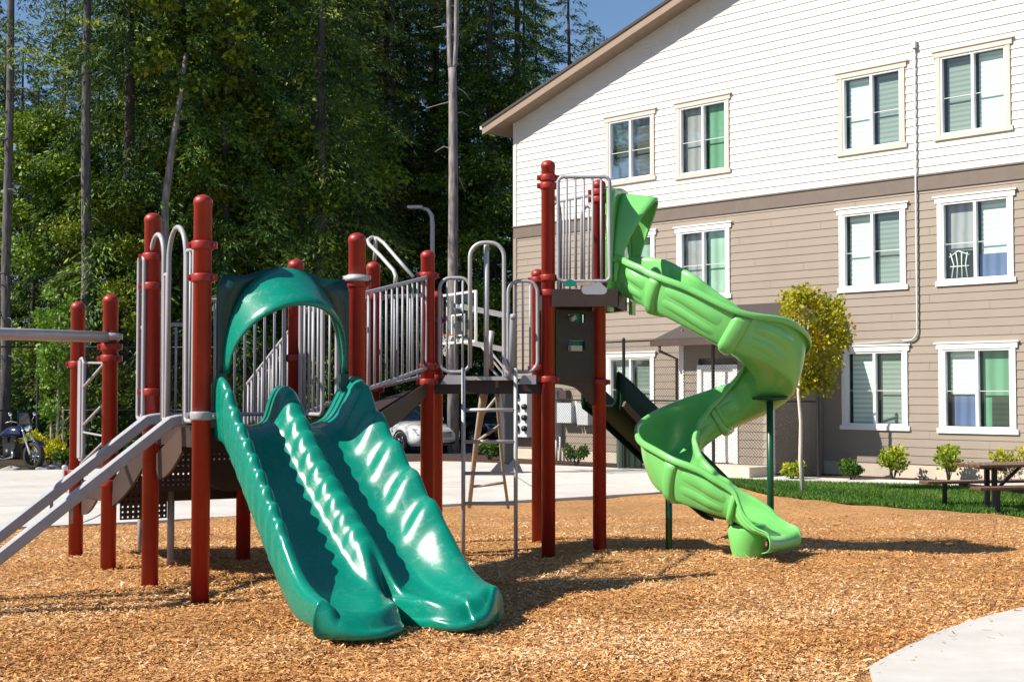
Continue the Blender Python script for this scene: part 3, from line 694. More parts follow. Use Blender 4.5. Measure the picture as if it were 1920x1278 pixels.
# glider side: two inverted U loops and narrow barriers
def loop(p, q, z0, z1, r=.018, m=grey):
    L = (q - p).length; R = L / 2; c = (p + q) / 2; d = (q - p).normalized()
    pth = [V((p.x, p.y, z0))] + [c + d * (-R * math.cos(a)) + V((0, 0, z1 - R * 1.15 + R * 1.15 * math.sin(a))) for a in [i * math.pi / 12 for i in range(13)]] + [V((q.x, q.y, z0))]
    mb = MB(); mb.tube(pth, r, 8); return mb.build('handle_loop', m, ps)
loop(ab(.26), ab(.60), 1.25, z_at(428, 10.45)); loop(ab(.70), ab(.98), 1.25, z_at(440, 10.8))
barrier(ab(.10), ab(.24), 1.27, z_at(468, 10.1), nb=1, r=.03); barrier(ab(.62), ab(.68), 1.27, 2.35, nb=0, r=.02)
barrier(Bp - d2 * .07 - d1 * .02, Bp - d2 * .07 + d1 * .12, 1.27, z_at(484, Bp.y), nb=0, r=.03)
mb = MB()
for a0 in (.40, .90):
    p0 = ab(a0); od = -d2; pts = []
    for s in (-.06, .0, .05, .12, .3, .6, .9, 1.2, 1.5, 1.75):
        z = 1.275 if s < 0 else 1.27 - .2 * s if s <= .05 else 1.26 - (s - .05) * .77
        pts.append(p0 + od * s + V((0, 0, max(-.02, z))))
    G = []
    for i, p in enumerate(pts):
        t = (pts[min(i + 1, len(pts) - 1)] - pts[max(0, i - 1)]).normalized(); sd = d1; up = t.cross(sd).normalized(); up = up if up.z > 0 else -up
        G.append([p + sd * .045 * x + up * .040 * y for x, y in ((-1, -.8), (-.8, -1), (.8, -1), (1, -.8), (1, .8), (.8, 1), (-.8, 1), (-1, .8), (-1, -.8))])
    m2 = MB(); m2.grid(G); m2.sm = [False] * len(m2.f); g = m2.build('glide_rail', plank_grey, ps)
    for s in (.75, 1.5):
        m2 = MB(); b = p0 + od * s; zz = 1.26 - (s - .05) * .77; m2.tube([(b.x, b.y, zz - .03), (b.x - od.x * .0, b.y, max(-.05, zz - .16))], .014, 6)
        m2.build('glide_bracket', plank_grey, g)
# overhead beam from the third post to posts outside the frame
zb = z_at(632, Cp.y); mb = MB(); mb.tube([(Cp.x, Cp.y, zb), (-3.75, 10.9, zb - .02), (Q2.x, Q2.y, zb - .07)], .046, 14)
mb.build('overhead_beam', silver, ps)
mb = MB(); mb.tube([(Dp.x, Dp.y, zb + .02), (-4.25, 11.2, zb - .01), (Q1.x, Q1.y, zb - .05)], .03, 12); mb.build('overhead_beam', silver, ps)
# climbing panel between third and fourth posts
pc, pd = Cp.lerp(Dp, .10), Cp.lerp(Dp, .86); mb = MB()
for p, wd in ((pc, .05), (pd, .10)):
    mb.beam((p.x, p.y, zc(858, p) if p is pd else .5), (p.x, p.y, zc(676, p)), wd, .05, d2)
mb.tube(rrect(pd - d1 * .07, pd + d1 * .07, zc(862, pd), zc(672, pd), zc(862, pd), zc(672, pd), .06), .016, 8, True)
mb.build('climbing_panel', grey, ps)
mb = MB()
for z in (.95, 1.28, 1.62): mb.tube([(pc.x, pc.y, z + .12), (pd.x, pd.y, z - .12)], .014, 6)
for z in (1.1, 1.72): mb.tube([(pc.x, pc.y, z), (pd.x, pd.y, z + .02)], .010, 6)
mb.build('climbing_rung', grey, ps)
# barriers around the slide deck
barrier(Bp + d2 * .42, E2 - d2 * .10, 1.30, 2.20, nb=7); barrier(Bp + d2 * .12, Bp + d2 * .40, 1.30, 2.0, nb=3)
barrier(Bp + d1 * .12, Bp + d1 * .3, 1.28, 1.98, nb=1, r=.03)
barrier(E2 + d1 * .08, Ep - d1 * .02, 1.30, 2.00, .80, 1.52, nb=12); barrier(E2 + d1 * .08 + d2 * .03, Ep - d1 * .3 + d2 * .03, 1.24, 1.90, .88, 1.58, nb=2, tr=.013)
barrier(E2 - d1 * .1, E2 - d1 * .55, 1.30, 2.22, nb=4); barrier(Fp + d1 * .1, Fp + d1 * .36, 1.27, 2.15, nb=2)
# ramp from the slide deck up to the middle deck
mb = MB(); R4 = [Fp + d1 * .1, Hp + V((-.05, .05, 0)), Mp + V((-.05, -.08, 0)), E2 - d1 * .05]; zs = [1.21, 1.56, 1.56, 1.21]
vs = [V((p.x, p.y, z)) for p, z in zip(R4, zs)]; mb.add(vs + [v - V((0, 0, .06)) for v in vs], [(0, 1, 2, 3), (7, 6, 5, 4), (0, 4, 5, 1), (1, 5, 6, 2), (2, 6, 7, 3), (3, 7, 4, 0)])
mb.build('ramp', brown_vinyl, ps)
mb = MB(); p, q = Fp.lerp(Hp, .08), Fp.lerp(Hp, .96); mb.prism([V((p.x, p.y, 1.24)), V((q.x, q.y, 1.56)), V((q.x, q.y, 1.44)), V((*p.lerp(q, .5).xy, 1.22)), V((p.x, p.y, 1.08))], (.012, .012, 0)); mb.build('ramp_skirt', brown_vinyl, ps)
fh = (Hp - Fp).normalized(); p, q = Fp + fh * .16, Hp - fh * .05
barrier(p, q, z_at(733, p.y), z_at(551, p.y), z_at(690, q.y), z_at(520, q.y), nb=11, r=.03, m=grey)
p, q = E2 + (Gp - E2).normalized() * .15, Gp - (Gp - E2).normalized() * .1; barrier(p, q, 1.3, 2.15, 1.5, 2.33, nb=7)
p, q = Gp + (Mp - Gp).normalized() * .1, Mp - (Mp - Gp).normalized() * .1; barrier(p, q, 1.52, 2.36, 1.66, 2.45, nb=6, r=.14)
# leaning hand loop over the ramp
def ap(px, py, Y): return at_y(px, py, Y)
mb = MB(); mb.tube([ap(741, 532, 12.35), ap(742, 517, 12.36), ap(738, 507, 12.4), ap(714, 480, 12.6), ap(692, 458, 12.85), ap(690, 450, 12.9), ap(697, 445, 12.95), ap(708, 447, 12.95), ap(720, 456, 12.9), ap(745, 485, 12.75), ap(774, 518, 12.6)], .018, 8)
mb.tube([ap(704, 446, 12.95), ap(704, 470, 12.95), ap(702, 488, 13.0)], .018, 8); mb.build('handle_loop', silver, ps)
# middle deck: ladder, loops, two rounded barriers, grey edge plates
yl = 13.04
def fx(px, z, Y=yl): return V(((px - CX) / F * Y, Y, z))
barrier(V((fx(824, 0).x, yl, 0)), V((fx(882, 0).x, yl, 0)), z_at(697, yl), z_at(521, yl), nb=3, r=.10, m=grey)
barrier(V((fx(953, 0).x, yl, 0)), V((fx(1008, 0).x, yl, 0)), z_at(697, yl), z_at(527, yl), nb=3, r=.10, m=grey)
z0, z1 = z_at(600, yl), z_at(456, yl); mb = MB()
def arc(px0, px1, ztop, zbot, Y, r):
    a, b = fx(px0, 0, Y).x, fx(px1, 0, Y).x; w_ = (b - a)
    return [V((a, Y, zbot))] + [V((a + r - r * math.cos(t), Y, ztop - r + r * math.sin(t))) for t in [i * math.pi / 12 for i in range(7)]] + [V((b - r + r * math.sin(t), Y, ztop - r + r * math.cos(t))) for t in [i * math.pi / 12 for i in range(7)]] + [V((b, Y, zbot))]
hl = arc(881, 945, z1, z_at(690, yl), yl - .05, .13); e = hl[-1]; hl[-1] = V((e.x, e.y, z_at(672, yl)))
hl += [V((e.x + .03, e.y, z_at(688, yl))), V((e.x + .08, e.y, z_at(696, yl)))]
mb.tube(hl, .019, 8); mb.build('handle_loop', silver, ps)
mb = MB(); mb.tube([fx(912, z1 + .005), fx(912, z_at(712, yl))], .024, 10); mb.build('grab_bar', silver, ps)
mb = MB(); mb.tube([fx(958, z_at(712, yl), yl - .04), fx(961, z_at(600, yl), yl - .04), fx(962, z_at(592, yl), yl - .04)], .03, 10); mb.lathe([(0, .03), (.03, .02), (.035, 0), (.03, -.02), (0, -.03)], fx(963, z_at(594, yl), yl - .06), 10); mb.build('grab_handle', grey, ps)
for a, b in ((826, 868), (970, 1005)):
    mb = MB(); zt, zb_ = z_at(703, yl), z_at(720, yl); xa, xb = fx(a, 0).x, fx(b, 0).x
    mb.prism([V((xa + .05, yl - .03, zt)), V((xb, yl - .03, zt)), V((xb, yl - .03, zb_)), V((xa, yl - .03, zb_))], (0, -.02, 0)); mb.build('edge_plate', grey, ps)
mb = MB(); mb.beam(fx(870, z_at(709, yl)), fx(967, z_at(709, yl)), .05, .035); mb.build('deck_lip', silver, ps)
lad = MB()
for px in (869, 967): lad.tube([fx(px, -.06, yl - .08), fx(px, z_at(690, yl), yl - .08)], .019, 10)
lo = lad.build('ladder', silver, ps)
for py in (768, 827, 886, 942):
    mb = MB(); mb.tube([fx(870, z_at(py, yl), yl - .08), fx(966, z_at(py, yl), yl - .08)], .017, 8); mb.build('rung', silver, lo)
# curved climber on the far side of the middle deck
mb = MB(); mb.tube([ap(909, 726, 14.5), ap(903, 765, 14.8), ap(893, 830, 15.2), ap(886, 890, 15.6), ap(880, 950, 15.9)], [.045, .04, .03, .026, .024], 8)
mb.tube([ap(930, 724, 14.5), ap(933, 760, 14.8), ap(937, 810, 15.2), ap(943, 880, 15.6), ap(953, 952, 15.9)], .017, 8)
for a, b in (((900, 783), (933, 742)), ((893, 828), (937, 797)), ((886, 912), (948, 904))):
    mb.tube([ap(*a, 15.0 if a[1] < 900 else 15.7), ap(*b, 15.0 if a[1] < 900 else 15.7)], .016, 8)
mb.build('arch_climber', climber_m, ps)
mb = MB(); mb.tube([ap(921, 690, 14.5), ap(918, 650, 14.5), ap(922, 620, 14.5)], .03, 8); mb.tube([ap(921, 690, 14.5), ap(940, 712, 14.5)], .014, 6); mb.build('climber_handle', silver, ps)

# upper deck with its barrier, edge and store panel
ud = [Ip + V((-.03, .0, 0)), V((.97, 13.08, 0)), V((1.10, 13.75, 0)), V((.80, 14.35, 0)), Kp]
deck('deck', ud, TZ, .06)
mb = MB(); mb.beam((Ip.x + .03, 13.04, TZ - .06), (.97, 13.03, TZ - .06), .03, .16); mb.build('deck_edge', brown_vinyl, ps)
yb = 13.03
barrier(V((fx(1047, 0, yb).x, yb, 0)), V((fx(1144, 0, yb).x, yb, 0)), z_at(527, yb), z_at(332, yb), nb=5, r=.05, m=grey)
barrier(V((.40, 14.3, 0)), V((.80, 13.62, 0)), 2.47, 3.38, nb=6, r=.10)
loop(V((.36, 13.2, 0)), V((.46, 13.5, 0)), 2.42, 3.30); loop(V((.68, 13.8, 0)), V((.79, 13.62, 0)), 2.42, 3.28)
barrier(V((1.08, 13.8, 0)), V((.86, 14.3, 0)), 2.47, 3.38, nb=4, r=.05)
mb = MB(); cl = fx(1115, z_at(541, yb), yb - .015)
pts = []
for cx_, cz_, r_, a0, a1 in ((-.075, -.01, .045, 270, 90), (-.03, .03, .045, 170, 60), (.035, .02, .042, 130, 20), (.075, -.015, .04, 60, -90)):
    for i in range(6):
        a = rad(a0 + (a1 - a0) * i / 5) if a0 != 270 else rad(270 - 180 * i / 5); pts.append(cl + V((cx_ + r_ * math.cos(a), 0, cz_ + r_ * math.sin(a))))
mb.prism(pts[::-1], (0, .012, 0)); mb.build('cloud_plaque', grey, ps)
mb = MB(); c = fx(1069, z_at(531, yb), yb - .02); mb.prism([c + V((-.05, 0, -.03)), c + V((.06, 0, -.03)), c + V((.04, 0, .02)), c + V((0, 0, .04)), c + V((-.04, 0, .02))], (0, .012, 0)); mb.build('leaf_plaque', teal, ps)
mb = MB(); mb.beam(fx(1080, z_at(533, yb), yb - .01), fx(1108, z_at(531, yb), yb - .01), .012, .03); mb.build('name_strip', tan_wood, ps)
# play panel below it (between the two tall posts), with two cut-outs
pj = (Jp - Ip).normalized(); P0 = Ip + pj * .085; LW = (Jp - Ip).length - .15
def pan(u, z, n=0.0): b = P0 + pj * u + V((pj.y, -pj.x, 0)) * n; return V((b.x, b.y, z))
zt, zl = 2.24, z_at(716, 13.3); mb = MB(); cols = [0, .16, .36, LW]; c1 = (z_at(604, 13.3), z_at(586, 13.3)); c2 = (z_at(655, 13.3), z_at(638, 13.3))
rows = [zl, c2[0], c2[1], c1[0], c1[1], zt]
for i in range(3):
    for k in range(5):
        if i == 1 and k in (1, 3): continue
        mb.add([pan(cols[i], rows[k]), pan(cols[i + 1], rows[k]), pan(cols[i + 1], rows[k + 1]), pan(cols[i], rows[k + 1])], [(0, 1, 2, 3)])
pp = mb.build('play_panel', bark_panel, ps, solid=.02)
mb = MB(); mb.add([pan(.16, c1[0], -.03), pan(.36, c1[0], -.03), pan(.36, c1[1], -.03), pan(.22, c1[1], -.03)], [(0, 1, 2, 3)]); mb.add([pan(.14, c2[0], -.03), pan(.40, c2[0], -.03), pan(.40, c2[1], -.03), pan(.14, c2[1], -.03)], [(0, 1, 2, 3)])
mb.build('panel_shutter', teal, pp, solid=.01)
mb = MB(); mb.beam(pan(.15, c2[0] + .01, .03), pan(.29, c2[0] + .01, .03), .04, .05); mb.beam(pan(.17, c1[0] + .02, .03), pan(.22, c1[0] + .05, .03), .03, .04); mb.build('panel_counter', tan_trim, pp)
mb = MB(); mb.beam(pan(-.01, zl, .02), pan(-.01, zt, .02), .03, .02, pj); mb.build('panel_edge', post_green, pp)
mb = MB(); n = 12; arch = [pan(LW * i / n, zl - .02 - .10 * (1 - math.sin(math.pi * (.5 + .5 * i / n))) - .05 * sstep(.5, 1, i / n) * 2) for i in range(n + 1)]
mb.prism([pan(0, zl)] + [pan(LW, zl)] + arch[::-1], V((-pj.y, pj.x, 0)) * .02); mb.build('panel_arch', brown_plate, pp)

# ---- arched entry hood: flat panel with an arched opening and a projecting visor
def hood(c, ax, fw, width, z0, z1, ow, oz, vis, m_pan, m_vis, parent, bulge=.06, low=0.0, vis_low=0.0, vtop=0.0, peak=2.0, vexp=1.2):
    """c foot centre, ax across, fw outward; panel z0..z1, opening half width ow up to oz; visor length vis at the top"""
    n = 32; mb = MB(); out = []; inn = []
    def P(u, z, f=0.0): b = c + ax * u + fw * f; return V((b.x, b.y, z))
    for i in range(n + 1):
        a = math.pi * i / n; ca, sa = math.cos(a), math.sin(a)
        inn.append((-ow * ca, z0 + (oz - z0) * abs(sa) ** (2 / peak)))
        h = width / 2; k = min(h / max(1e-6, abs(ca)), 9)
        if abs(ca) * (z1 - z0) * 1.05 > abs(sa) * h: u = -h * (1 if ca > 0 else -1); z = z0 + abs(sa / max(1e-6, abs(ca))) * h * .98
        else: u = -ca / max(1e-6, sa) * (z1 - z0) / 1.0 ; z = z1
        u = max(-h, min(h, u)); z = min(z1, z) + (bulge * max(0, 1 - (u / (h * .55)) ** 2) if z >= z1 - 1e-4 else 0); out.append((u, z))
    G = [[P(*o), P(*i)] for o, i in zip(out, inn)]; mb.grid(G)
    if low:
        mb.add([P(-width / 2, z0), P(-ow, z0), P(-ow, z0 - low), P(-width / 2, z0 - low)], [(0, 1, 2, 3)]); mb.add([P(width / 2, z0), P(ow, z0), P(ow, z0 - low), P(width / 2, z0 - low)], [(0, 1, 2, 3)])
    pnl = mb.build('hood_panel', m_pan, parent, solid=.035)
    mb = MB(); G = []
    for i in range(n + 1):
        a = math.pi * i / n; sa = math.sin(a); u, z = inn[i]; row = []
        v = vis_low + (vis - vis_low) * sa ** vexp
        for k in range(7):
            f = k / 6; g = .035 * math.sin(math.pi * f * .5) * 0
            row.append(P(u * (1 + .05 * (1 - f)), z + .055 * (1 - f) * sa + vtop * f * sa + g, .018 + v * f))
        row.append(P(u * .985, z - .03 * sa + vtop * sa, .018 + v * 1.0)); G.append(row)
    mb.grid(G, flip=True); vz = mb.build('hood_visor', m_vis, parent, solid=.02)
    return pnl
DS = A + d2 * .115; DW = 1.035; fwd = -d1
slide = D.objects.new('double_slide', None); COL.objects.link(slide); slide.parent = ps; ORG[slide.name] = ORG[ps.name]
slide['label'] = 'teal wave sided double slide'
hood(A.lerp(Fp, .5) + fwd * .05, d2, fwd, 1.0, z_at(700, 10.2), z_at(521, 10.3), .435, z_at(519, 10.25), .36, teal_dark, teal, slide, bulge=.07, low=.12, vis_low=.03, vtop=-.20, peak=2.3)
# ---- double slide bed: a heavy moulded surface with scalloped walls
def lerp_tab(tab, s): return float(np.interp(s, [t[0] for t in tab], [t[1] for t in tab]))
BED = [(-.08, 1.235), (.10, 1.235), (.20, 1.21), (.32, 1.12), (.45, 1.01), (1.20, .40), (1.35, .295), (1.5, .225), (1.65, .195), (2.05, .175)]
def smooth_tab(tab, s, k=.06): return sum(lerp_tab(tab, s + d) for d in (-k, -k / 2, 0, k / 2, k)) / 5
def slide_pt(u, s, h):
    return DS + d2 * (u * (1 + .115 * sstep(.2, 2.0, s)) - .01 * sstep(.3, 2, s)) + fwd * s + V((0, 0, h))
def wave(s, per, ph=0.0): return .5 + .5 * math.sin(2 * math.pi * s / per + ph)
NS = 200; G = []
for i in range(NS + 1):
    s0 = -.08 + (2.13) * i / NS
    act = sstep(.12, .3, s0) * (1 - sstep(1.12, 1.4, s0))       # where the scallops are
    top = 1 - sstep(.05, .40, s0); end = sstep(1.35, 1.95, s0); lip = sstep(1.90, 2.05, s0)
    ew = sstep(1.15, 2.0, s0)
    HL = .25 + .10 * top * (1 - .6 * sstep(-.0, -.08, s0)) + .025 * act - .17 * ew + .020 * act * (wave(s0, .12) - .5) * 2
    HC_ = .20 + .08 * top - .20 * sstep(1.35, 1.9, s0) + .009 * act * (wave(s0, .12, .8) - .5) * 2
    HR = .31 + .05 * top - .23 * ew + .026 * act * (wave(s0, .235, 1.0) - .5) * 2
    wl = .003 * act * wave(s0, .12, .4); wr = .015 * act * wave(s0, .235, 1.4); wo = .016 * act * wave(s0, .12, .2)
    m0 = DW / 2 - .03 + .075 * sstep(.5, 2.0, s0)
    skd = .10
    sec = [(-.012, -skd), (-.03 - wo, -.03), (-.035 - wo, HL * .55), (-.03 - wo, HL * .88), (-.012, HL + .004), (.014, HL + .002), (.034, HL * .86), (.046 + wl * .5, HL * .5), (.058 + wl * .5, HL * .18), (.085 + wl * .5, .02), (.13, 0), (.19, -.004), (.25, -.004), (.30, 0),
           (m0 - .125 - wl, .02), (m0 - .10 - wl, HC_ * .35), (m0 - .072 - wl, HC_ * .75), (m0 - .038, HC_ * .96), (m0, HC_ * 1.02), (m0 + .036, HC_ * .97), (m0 + .055, HC_ * .78), (m0 + .066 + wl, HC_ * .4), (m0 + .085 + wl, .02),
           (m0 + .13, 0), (m0 + .19, -.004), (m0 + .23, -.002), (m0 + .27 - wr * .4, .008), (DW - .215 - wr * .8, .03), (DW - .165 - wr, HR * .25), (DW - .12 - wr, HR * .52), (DW - .07 - wr * .6, HR * .8), (DW - .03, HR * .96), (DW + .002, HR + .006), (DW + .028, HR * .94), (DW + .04, HR * .6), (DW + .036, -.02), (DW + .02, -skd - .01)]
    row = []
    for u, h in sec:
        # lobed end: each lane is rounded in plan, with a notch under the divider
        lane = (u / m0) if u < m0 else (u - m0) / (DW - m0); lane = min(1, max(0, lane))
        q_ = abs(lane - .5) * 2; inner = (u < m0) == (lane > .5); short = (.52 if inner else .15) * max(0, q_ - .20) ** 2.0 / .64
        s = s0 - short * sstep(1.2, 2.05, s0)
        xe = max(-1, min(1, 2 * u / DW - 1)); drop = -.10 * sstep(1.93, 2.06, s0) ** 2 * (1 - xe ** 6)
        row.append(slide_pt(u, s, smooth_tab(BED, s0) + h + drop))
    G.append(row)
# front skirt of the lip, folding under
for ds, tt in ((.018, .10), (.030, .32), (.030, .62), (.012, .90), (-.05, 1.0)):
    row = []
    for j, p in enumerate(G[NS]):
        xx = max(-1, min(1, 2 * sec[j][0] / DW - 1)); q = p + (fwd * math.sqrt(max(0, 1 - xx ** 4)) + d2 * xx ** 3) * ds
        row.append(V((q.x, q.y, p.z + (.025 - p.z) * tt)))
    G.append(row)
mb = MB(); mb.grid(G, flip=True); mb.build('slide_chute', teal, slide, solid=.012, sub=1)
mb = MB()
for u in (.27, .83):
    c = slide_pt(u, 1.78, 0); mb.lathe([(.001, -.06), (.13, -.06), (.15, .06), (.16, .12), (.17, .17)], c, 20)
mb.build('slide_foot', teal, slide)

# ---- spiral slide
spi = D.objects.new('spiral_slide', None); COL.objects.link(spi); spi.parent = ps; ORG[spi.name] = ORG[ps.name]; spi['label'] = 'lime green spiral slide'
CXs, CYs, RR = 1.97, 13.36, .50
ctrl = [V((1.00, 13.42, 2.385)), V((1.12, 13.36, 2.375)), V((1.28, 13.20, 2.28)), V((1.52, 13.00, 2.12))]
for th, z in ((-95, 1.86), (-60, 1.71), (-25, 1.55), (10, 1.40), (45, 1.24), (80, 1.08), (115, .92), (150, .765), (185, .62), (220, .49), (250, .40)):
    ctrl.append(V((CXs + RR * math.cos(rad(th)), CYs + RR * math.sin(rad(th)), z)))
ctrl += [V((2.04, 12.80, .325)), V((2.21, 12.69, .25)), V((2.36, 12.58, .19))]
def catmull(P, n):
    out = []
    Q = [P[0] * 2 - P[1]] + P + [P[-1] * 2 - P[-2]]
    for i in range(1, len(Q) - 2):
        for k in range(n):
            t = k / n; a, b, c, d = Q[i - 1], Q[i], Q[i + 1], Q[i + 2]
            out.append(.5 * ((2 * b) + (c - a) * t + (2 * a - 5 * b + 4 * c - d) * t * t + (3 * b - a - 3 * c + d) * t ** 3))
    return out + [P[-1]]
SP = catmull(ctrl, 9); NSP = len(SP)
def frame(i):
    t = SP[min(i + 1, NSP - 1)] - SP[max(0, i - 1)]; h = V((t.x, t.y, 0)).normalized(); left = V((-h.y, h.x, 0)); t.normalize()
    up = t.cross(left); up = -up if up.z < 0 else up
    return left, up, t
def ssec(q, i):
    """cross-section: q from -1 (outer / right rim) to 1 (inner / left rim)"""
    f = i / (NSP - 1); e = sstep(.80, .98, f); st = 1 - sstep(0, .10, f)
    turn = sstep(.22, .30, f) * (1 - sstep(.72, .85, f))
    HO = .36 + .08 * turn - .28 * e - .02 * st; HI = .38 - .10 * sstep(.22, .30, f) - .20 * e; hw = .232 + .05 * e
    a = abs(q)
    if a < .45: w_, h = hw * .72 * (q / .45), .0 + .015 * (a / .45) ** 2
    else:
        k = (a - .45) / .55; H = HO if q < 0 else HI
        w_ = (hw * .72 + hw * .28 * math.sin(min(1, k * 1.4) * math.pi / 2) + .02 * k) * (1 if q > 0 else -1); h = .015 + (H - .015) * k ** 1.15
    return w_, h
def spt(q, i, off=0.0):
    L, U, T = frame(i); w_, h = ssec(q, i); e = .004
    if off:
        w2, h2 = ssec(min(1, q + e), i); w1, h1 = ssec(max(-1, q - e), i); tx, tz = w2 - w1, h2 - h1; l = math.hypot(tx, tz) or 1
        w_ += tz / l * off; h -= tx / l * off
    return SP[i] + L * w_ + U * h
qs = [-1 + 2 * k / 36 for k in range(37)]; G = []
for i in range(NSP):
    row = []
    w0, h0 = ssec(-1, i); L, U, T = frame(i); fl = 1 - .9 * sstep(.84, 1.0, i / (NSP - 1))
    row += [SP[i] + L * (w0 - .045 * fl) + U * (h0 - .05 * fl), SP[i] + L * (w0 - .05 * fl) + U * (h0 - .01 * fl), SP[i] + L * (w0 - .035 * fl) + U * (h0 + .012 * fl)]
    row += [spt(q, i) for q in qs]
    w0, h0 = ssec(1, i)
    row += [SP[i] + L * (w0 + .035 * fl) + U * (h0 + .012 * fl), SP[i] + L * (w0 + .05 * fl) + U * (h0 - .01 * fl), SP[i] + L * (w0 + .045 * fl) + U * (h0 - .05 * fl)]
    G.append(row)
L, U, T = frame(NSP - 1)
zlip = SP[-1].z - .11
for ds, tt in ((.02, .10), (.035, .35), (.035, .65), (.015, .92), (-.06, 1.0)): G.append([V(((p + T * ds).x, (p + T * ds).y, p.z + (zlip - p.z) * tt)) for p in G[NSP - 1]])
mb = MB(); mb.grid(G); mb.build('slide_chute', lime, spi, solid=.014, sub=1)
def rib(i0, off=.04, wd=1.0, q0=-.93, q1=.93):
    mb = MB(); G = []
    n = 30
    for k, o in ((-wd - .4, .002), (-wd, off * .8), (-wd * .5, off), (wd * .5, off), (wd, off * .8), (wd + .4, .002)):
        f = i0 + k; ia = max(0, min(NSP - 2, int(math.floor(f)))); u = f - ia
        G.append([spt(q0 + (q1 - q0) * j / n, ia, o).lerp(spt(q0 + (q1 - q0) * j / n, ia + 1, o), u) for j in range(n + 1)])
    mb.grid(G, flip=True); mb.build('slide_rib', lime, spi, solid=.006)
RIBS = [22, 36, 80, 116, 133]
for i0 in RIBS: rib(i0)
def flute(i0, i1, q0, q1, off):
    mb = MB(); G = []
    for i in range(i0, i1 + 1):
        b = (i - i0) / (i1 - i0); sw = .10 * (b - .5)
        G.append([spt(q0 + sw + (q1 - q0) * j / 8, i, .001 + off * math.sin(math.pi * j / 8) ** .8 * math.sin(math.pi * b) ** .6) for j in range(9)])
    mb.grid(G, flip=True); mb.build('slide_flute', lime, spi)
for a, b in ((11, 20), (24, 34), (38, 48), (118, 131), (135, 149)):
    flute(a, b, -.92, -.72, .028); flute(a, b, -.70, -.55, .02)
flute(70, 78, .58, .86, .028); flute(82, 95, .58, .86, .028)
# entry hood of the spiral
e_ = V((.93, -.37, 0)).normalized(); ea = V((-e_.y, e_.x, 0)); hc_ = V((1.035, 13.42, 0))
hood(hc_, ea, e_, .80, 2.50, z_at(357, 13.3), .29, z_at(372, 13.3), .33, lime, lime, spi, bulge=.03, low=.28, vis_low=.02, vtop=.0, peak=1.7, vexp=1.8)
mb = MB(); mb.tube([hc_ + ea * (-.40) + V((0, 0, 2.22)), hc_ + ea * (-.40) + V((0, 0, z_at(357, 13.05)))], .022, 8); mb.build('hood_rim', lime, spi)
mb = MB(); c = SP[NSP - 16]; mb.lathe([(.001, -.08), (.11, -.08), (.125, .0), (.15, .08), (.165, .15), (.175, c.z - .05), (.165, c.z - .005), (.14, c.z - .003), (.001, c.z - .003)], (c.x, c.y, 0), 24); mb.build('slide_foot', lime, spi)
for px, i0 in ((1443, 62), (1253, 104)):
    c = SP[i0]; X = (px - CX) / F * c.y; mb = MB(); zt = c.z + .02; mb.tube([(X, c.y, gz(c.y) - .06), (X, c.y, zt)], .032, 14); mb.lathe([(.03, -.02), (.16, .0), (.17, .02), (.001, .025)], (X, c.y, zt - .03), 16); mb.build('slide_support', post_green, spi)
# ---- dark green straight slide leaving the far side
ss = D.objects.new('straight_slide', None); COL.objects.link(ss); ss.parent = ps; ORG[ss.name] = ORG[ps.name]; ss['label'] = 'dark green straight slide going away behind the tower'
a0, a1 = V((.90, 14.45, 1.44)), V((2.46, 16.0, .02)); dr = V((a1.x - a0.x, a1.y - a0.y, 0)).normalized(); lf = V((-dr.y, dr.x, 0)); G = []; n = 30
Ls = V((a1.x - a0.x, a1.y - a0.y, 0)).length
for i in range(n + 1):
    f = i / n; z = float(np.interp(f, [0, .08, .80, .92, 1], [1.34, 1.25, .24, .09, .05])); b = a0 + dr * Ls * f; hgt = .32 - .14 * sstep(.8, 1, f)
    G.append([V((b.x, b.y, z)) + lf * u * .8 + V((0, 0, h)) for u, h in ((-.31, -.03), (-.33, .02), (-.33, hgt), (-.30, hgt + .02), (-.27, hgt), (-.25, .05), (-.2, 0), (.2, 0), (.25, .05), (.27, hgt), (.30, hgt + .02), (.33, hgt), (.33, .02), (.31, -.03))])
mb = MB(); mb.grid(G); mb.build('slide_chute', forest_green, ss, solid=.015)
mb = MB(); mb.beam((a0 - V((0, 0, .08))) + lf * -.31, V((a1.x - dr.x * .5, a1.y - dr.y * .5, .16)) + lf * -.31, .03, .06); mb.build('slide_brace', brown_plate, ss)

# ================================================================== OTHER THINGS
def leaf_crown(name, m, parent, clumps, per, cr, L0, L1, seed, flat=1.0, up=0.2, tint_shift=0.0, tint_up=0.0):
    """clumps: (n,3) centres relative to the thing"""
    rng = np.random.default_rng(seed); n = len(clumps) * per
    c = np.repeat(np.asarray(clumps, float), per, 0); R = rng.normal(size=(n, 3)); R = unit(R) * (rng.random((n, 1)) ** .5) * cr
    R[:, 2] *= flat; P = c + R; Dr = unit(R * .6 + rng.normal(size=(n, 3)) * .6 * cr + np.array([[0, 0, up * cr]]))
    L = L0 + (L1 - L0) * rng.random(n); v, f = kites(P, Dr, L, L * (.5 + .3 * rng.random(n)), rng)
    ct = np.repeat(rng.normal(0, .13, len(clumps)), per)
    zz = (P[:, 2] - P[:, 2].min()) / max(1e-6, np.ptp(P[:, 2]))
    return fast_mesh(name, v, f, m, np.clip(rng.beta(2, 2.3, n) + ct + tint_shift + tint_up * (zz - .5), 0, 1), parent)
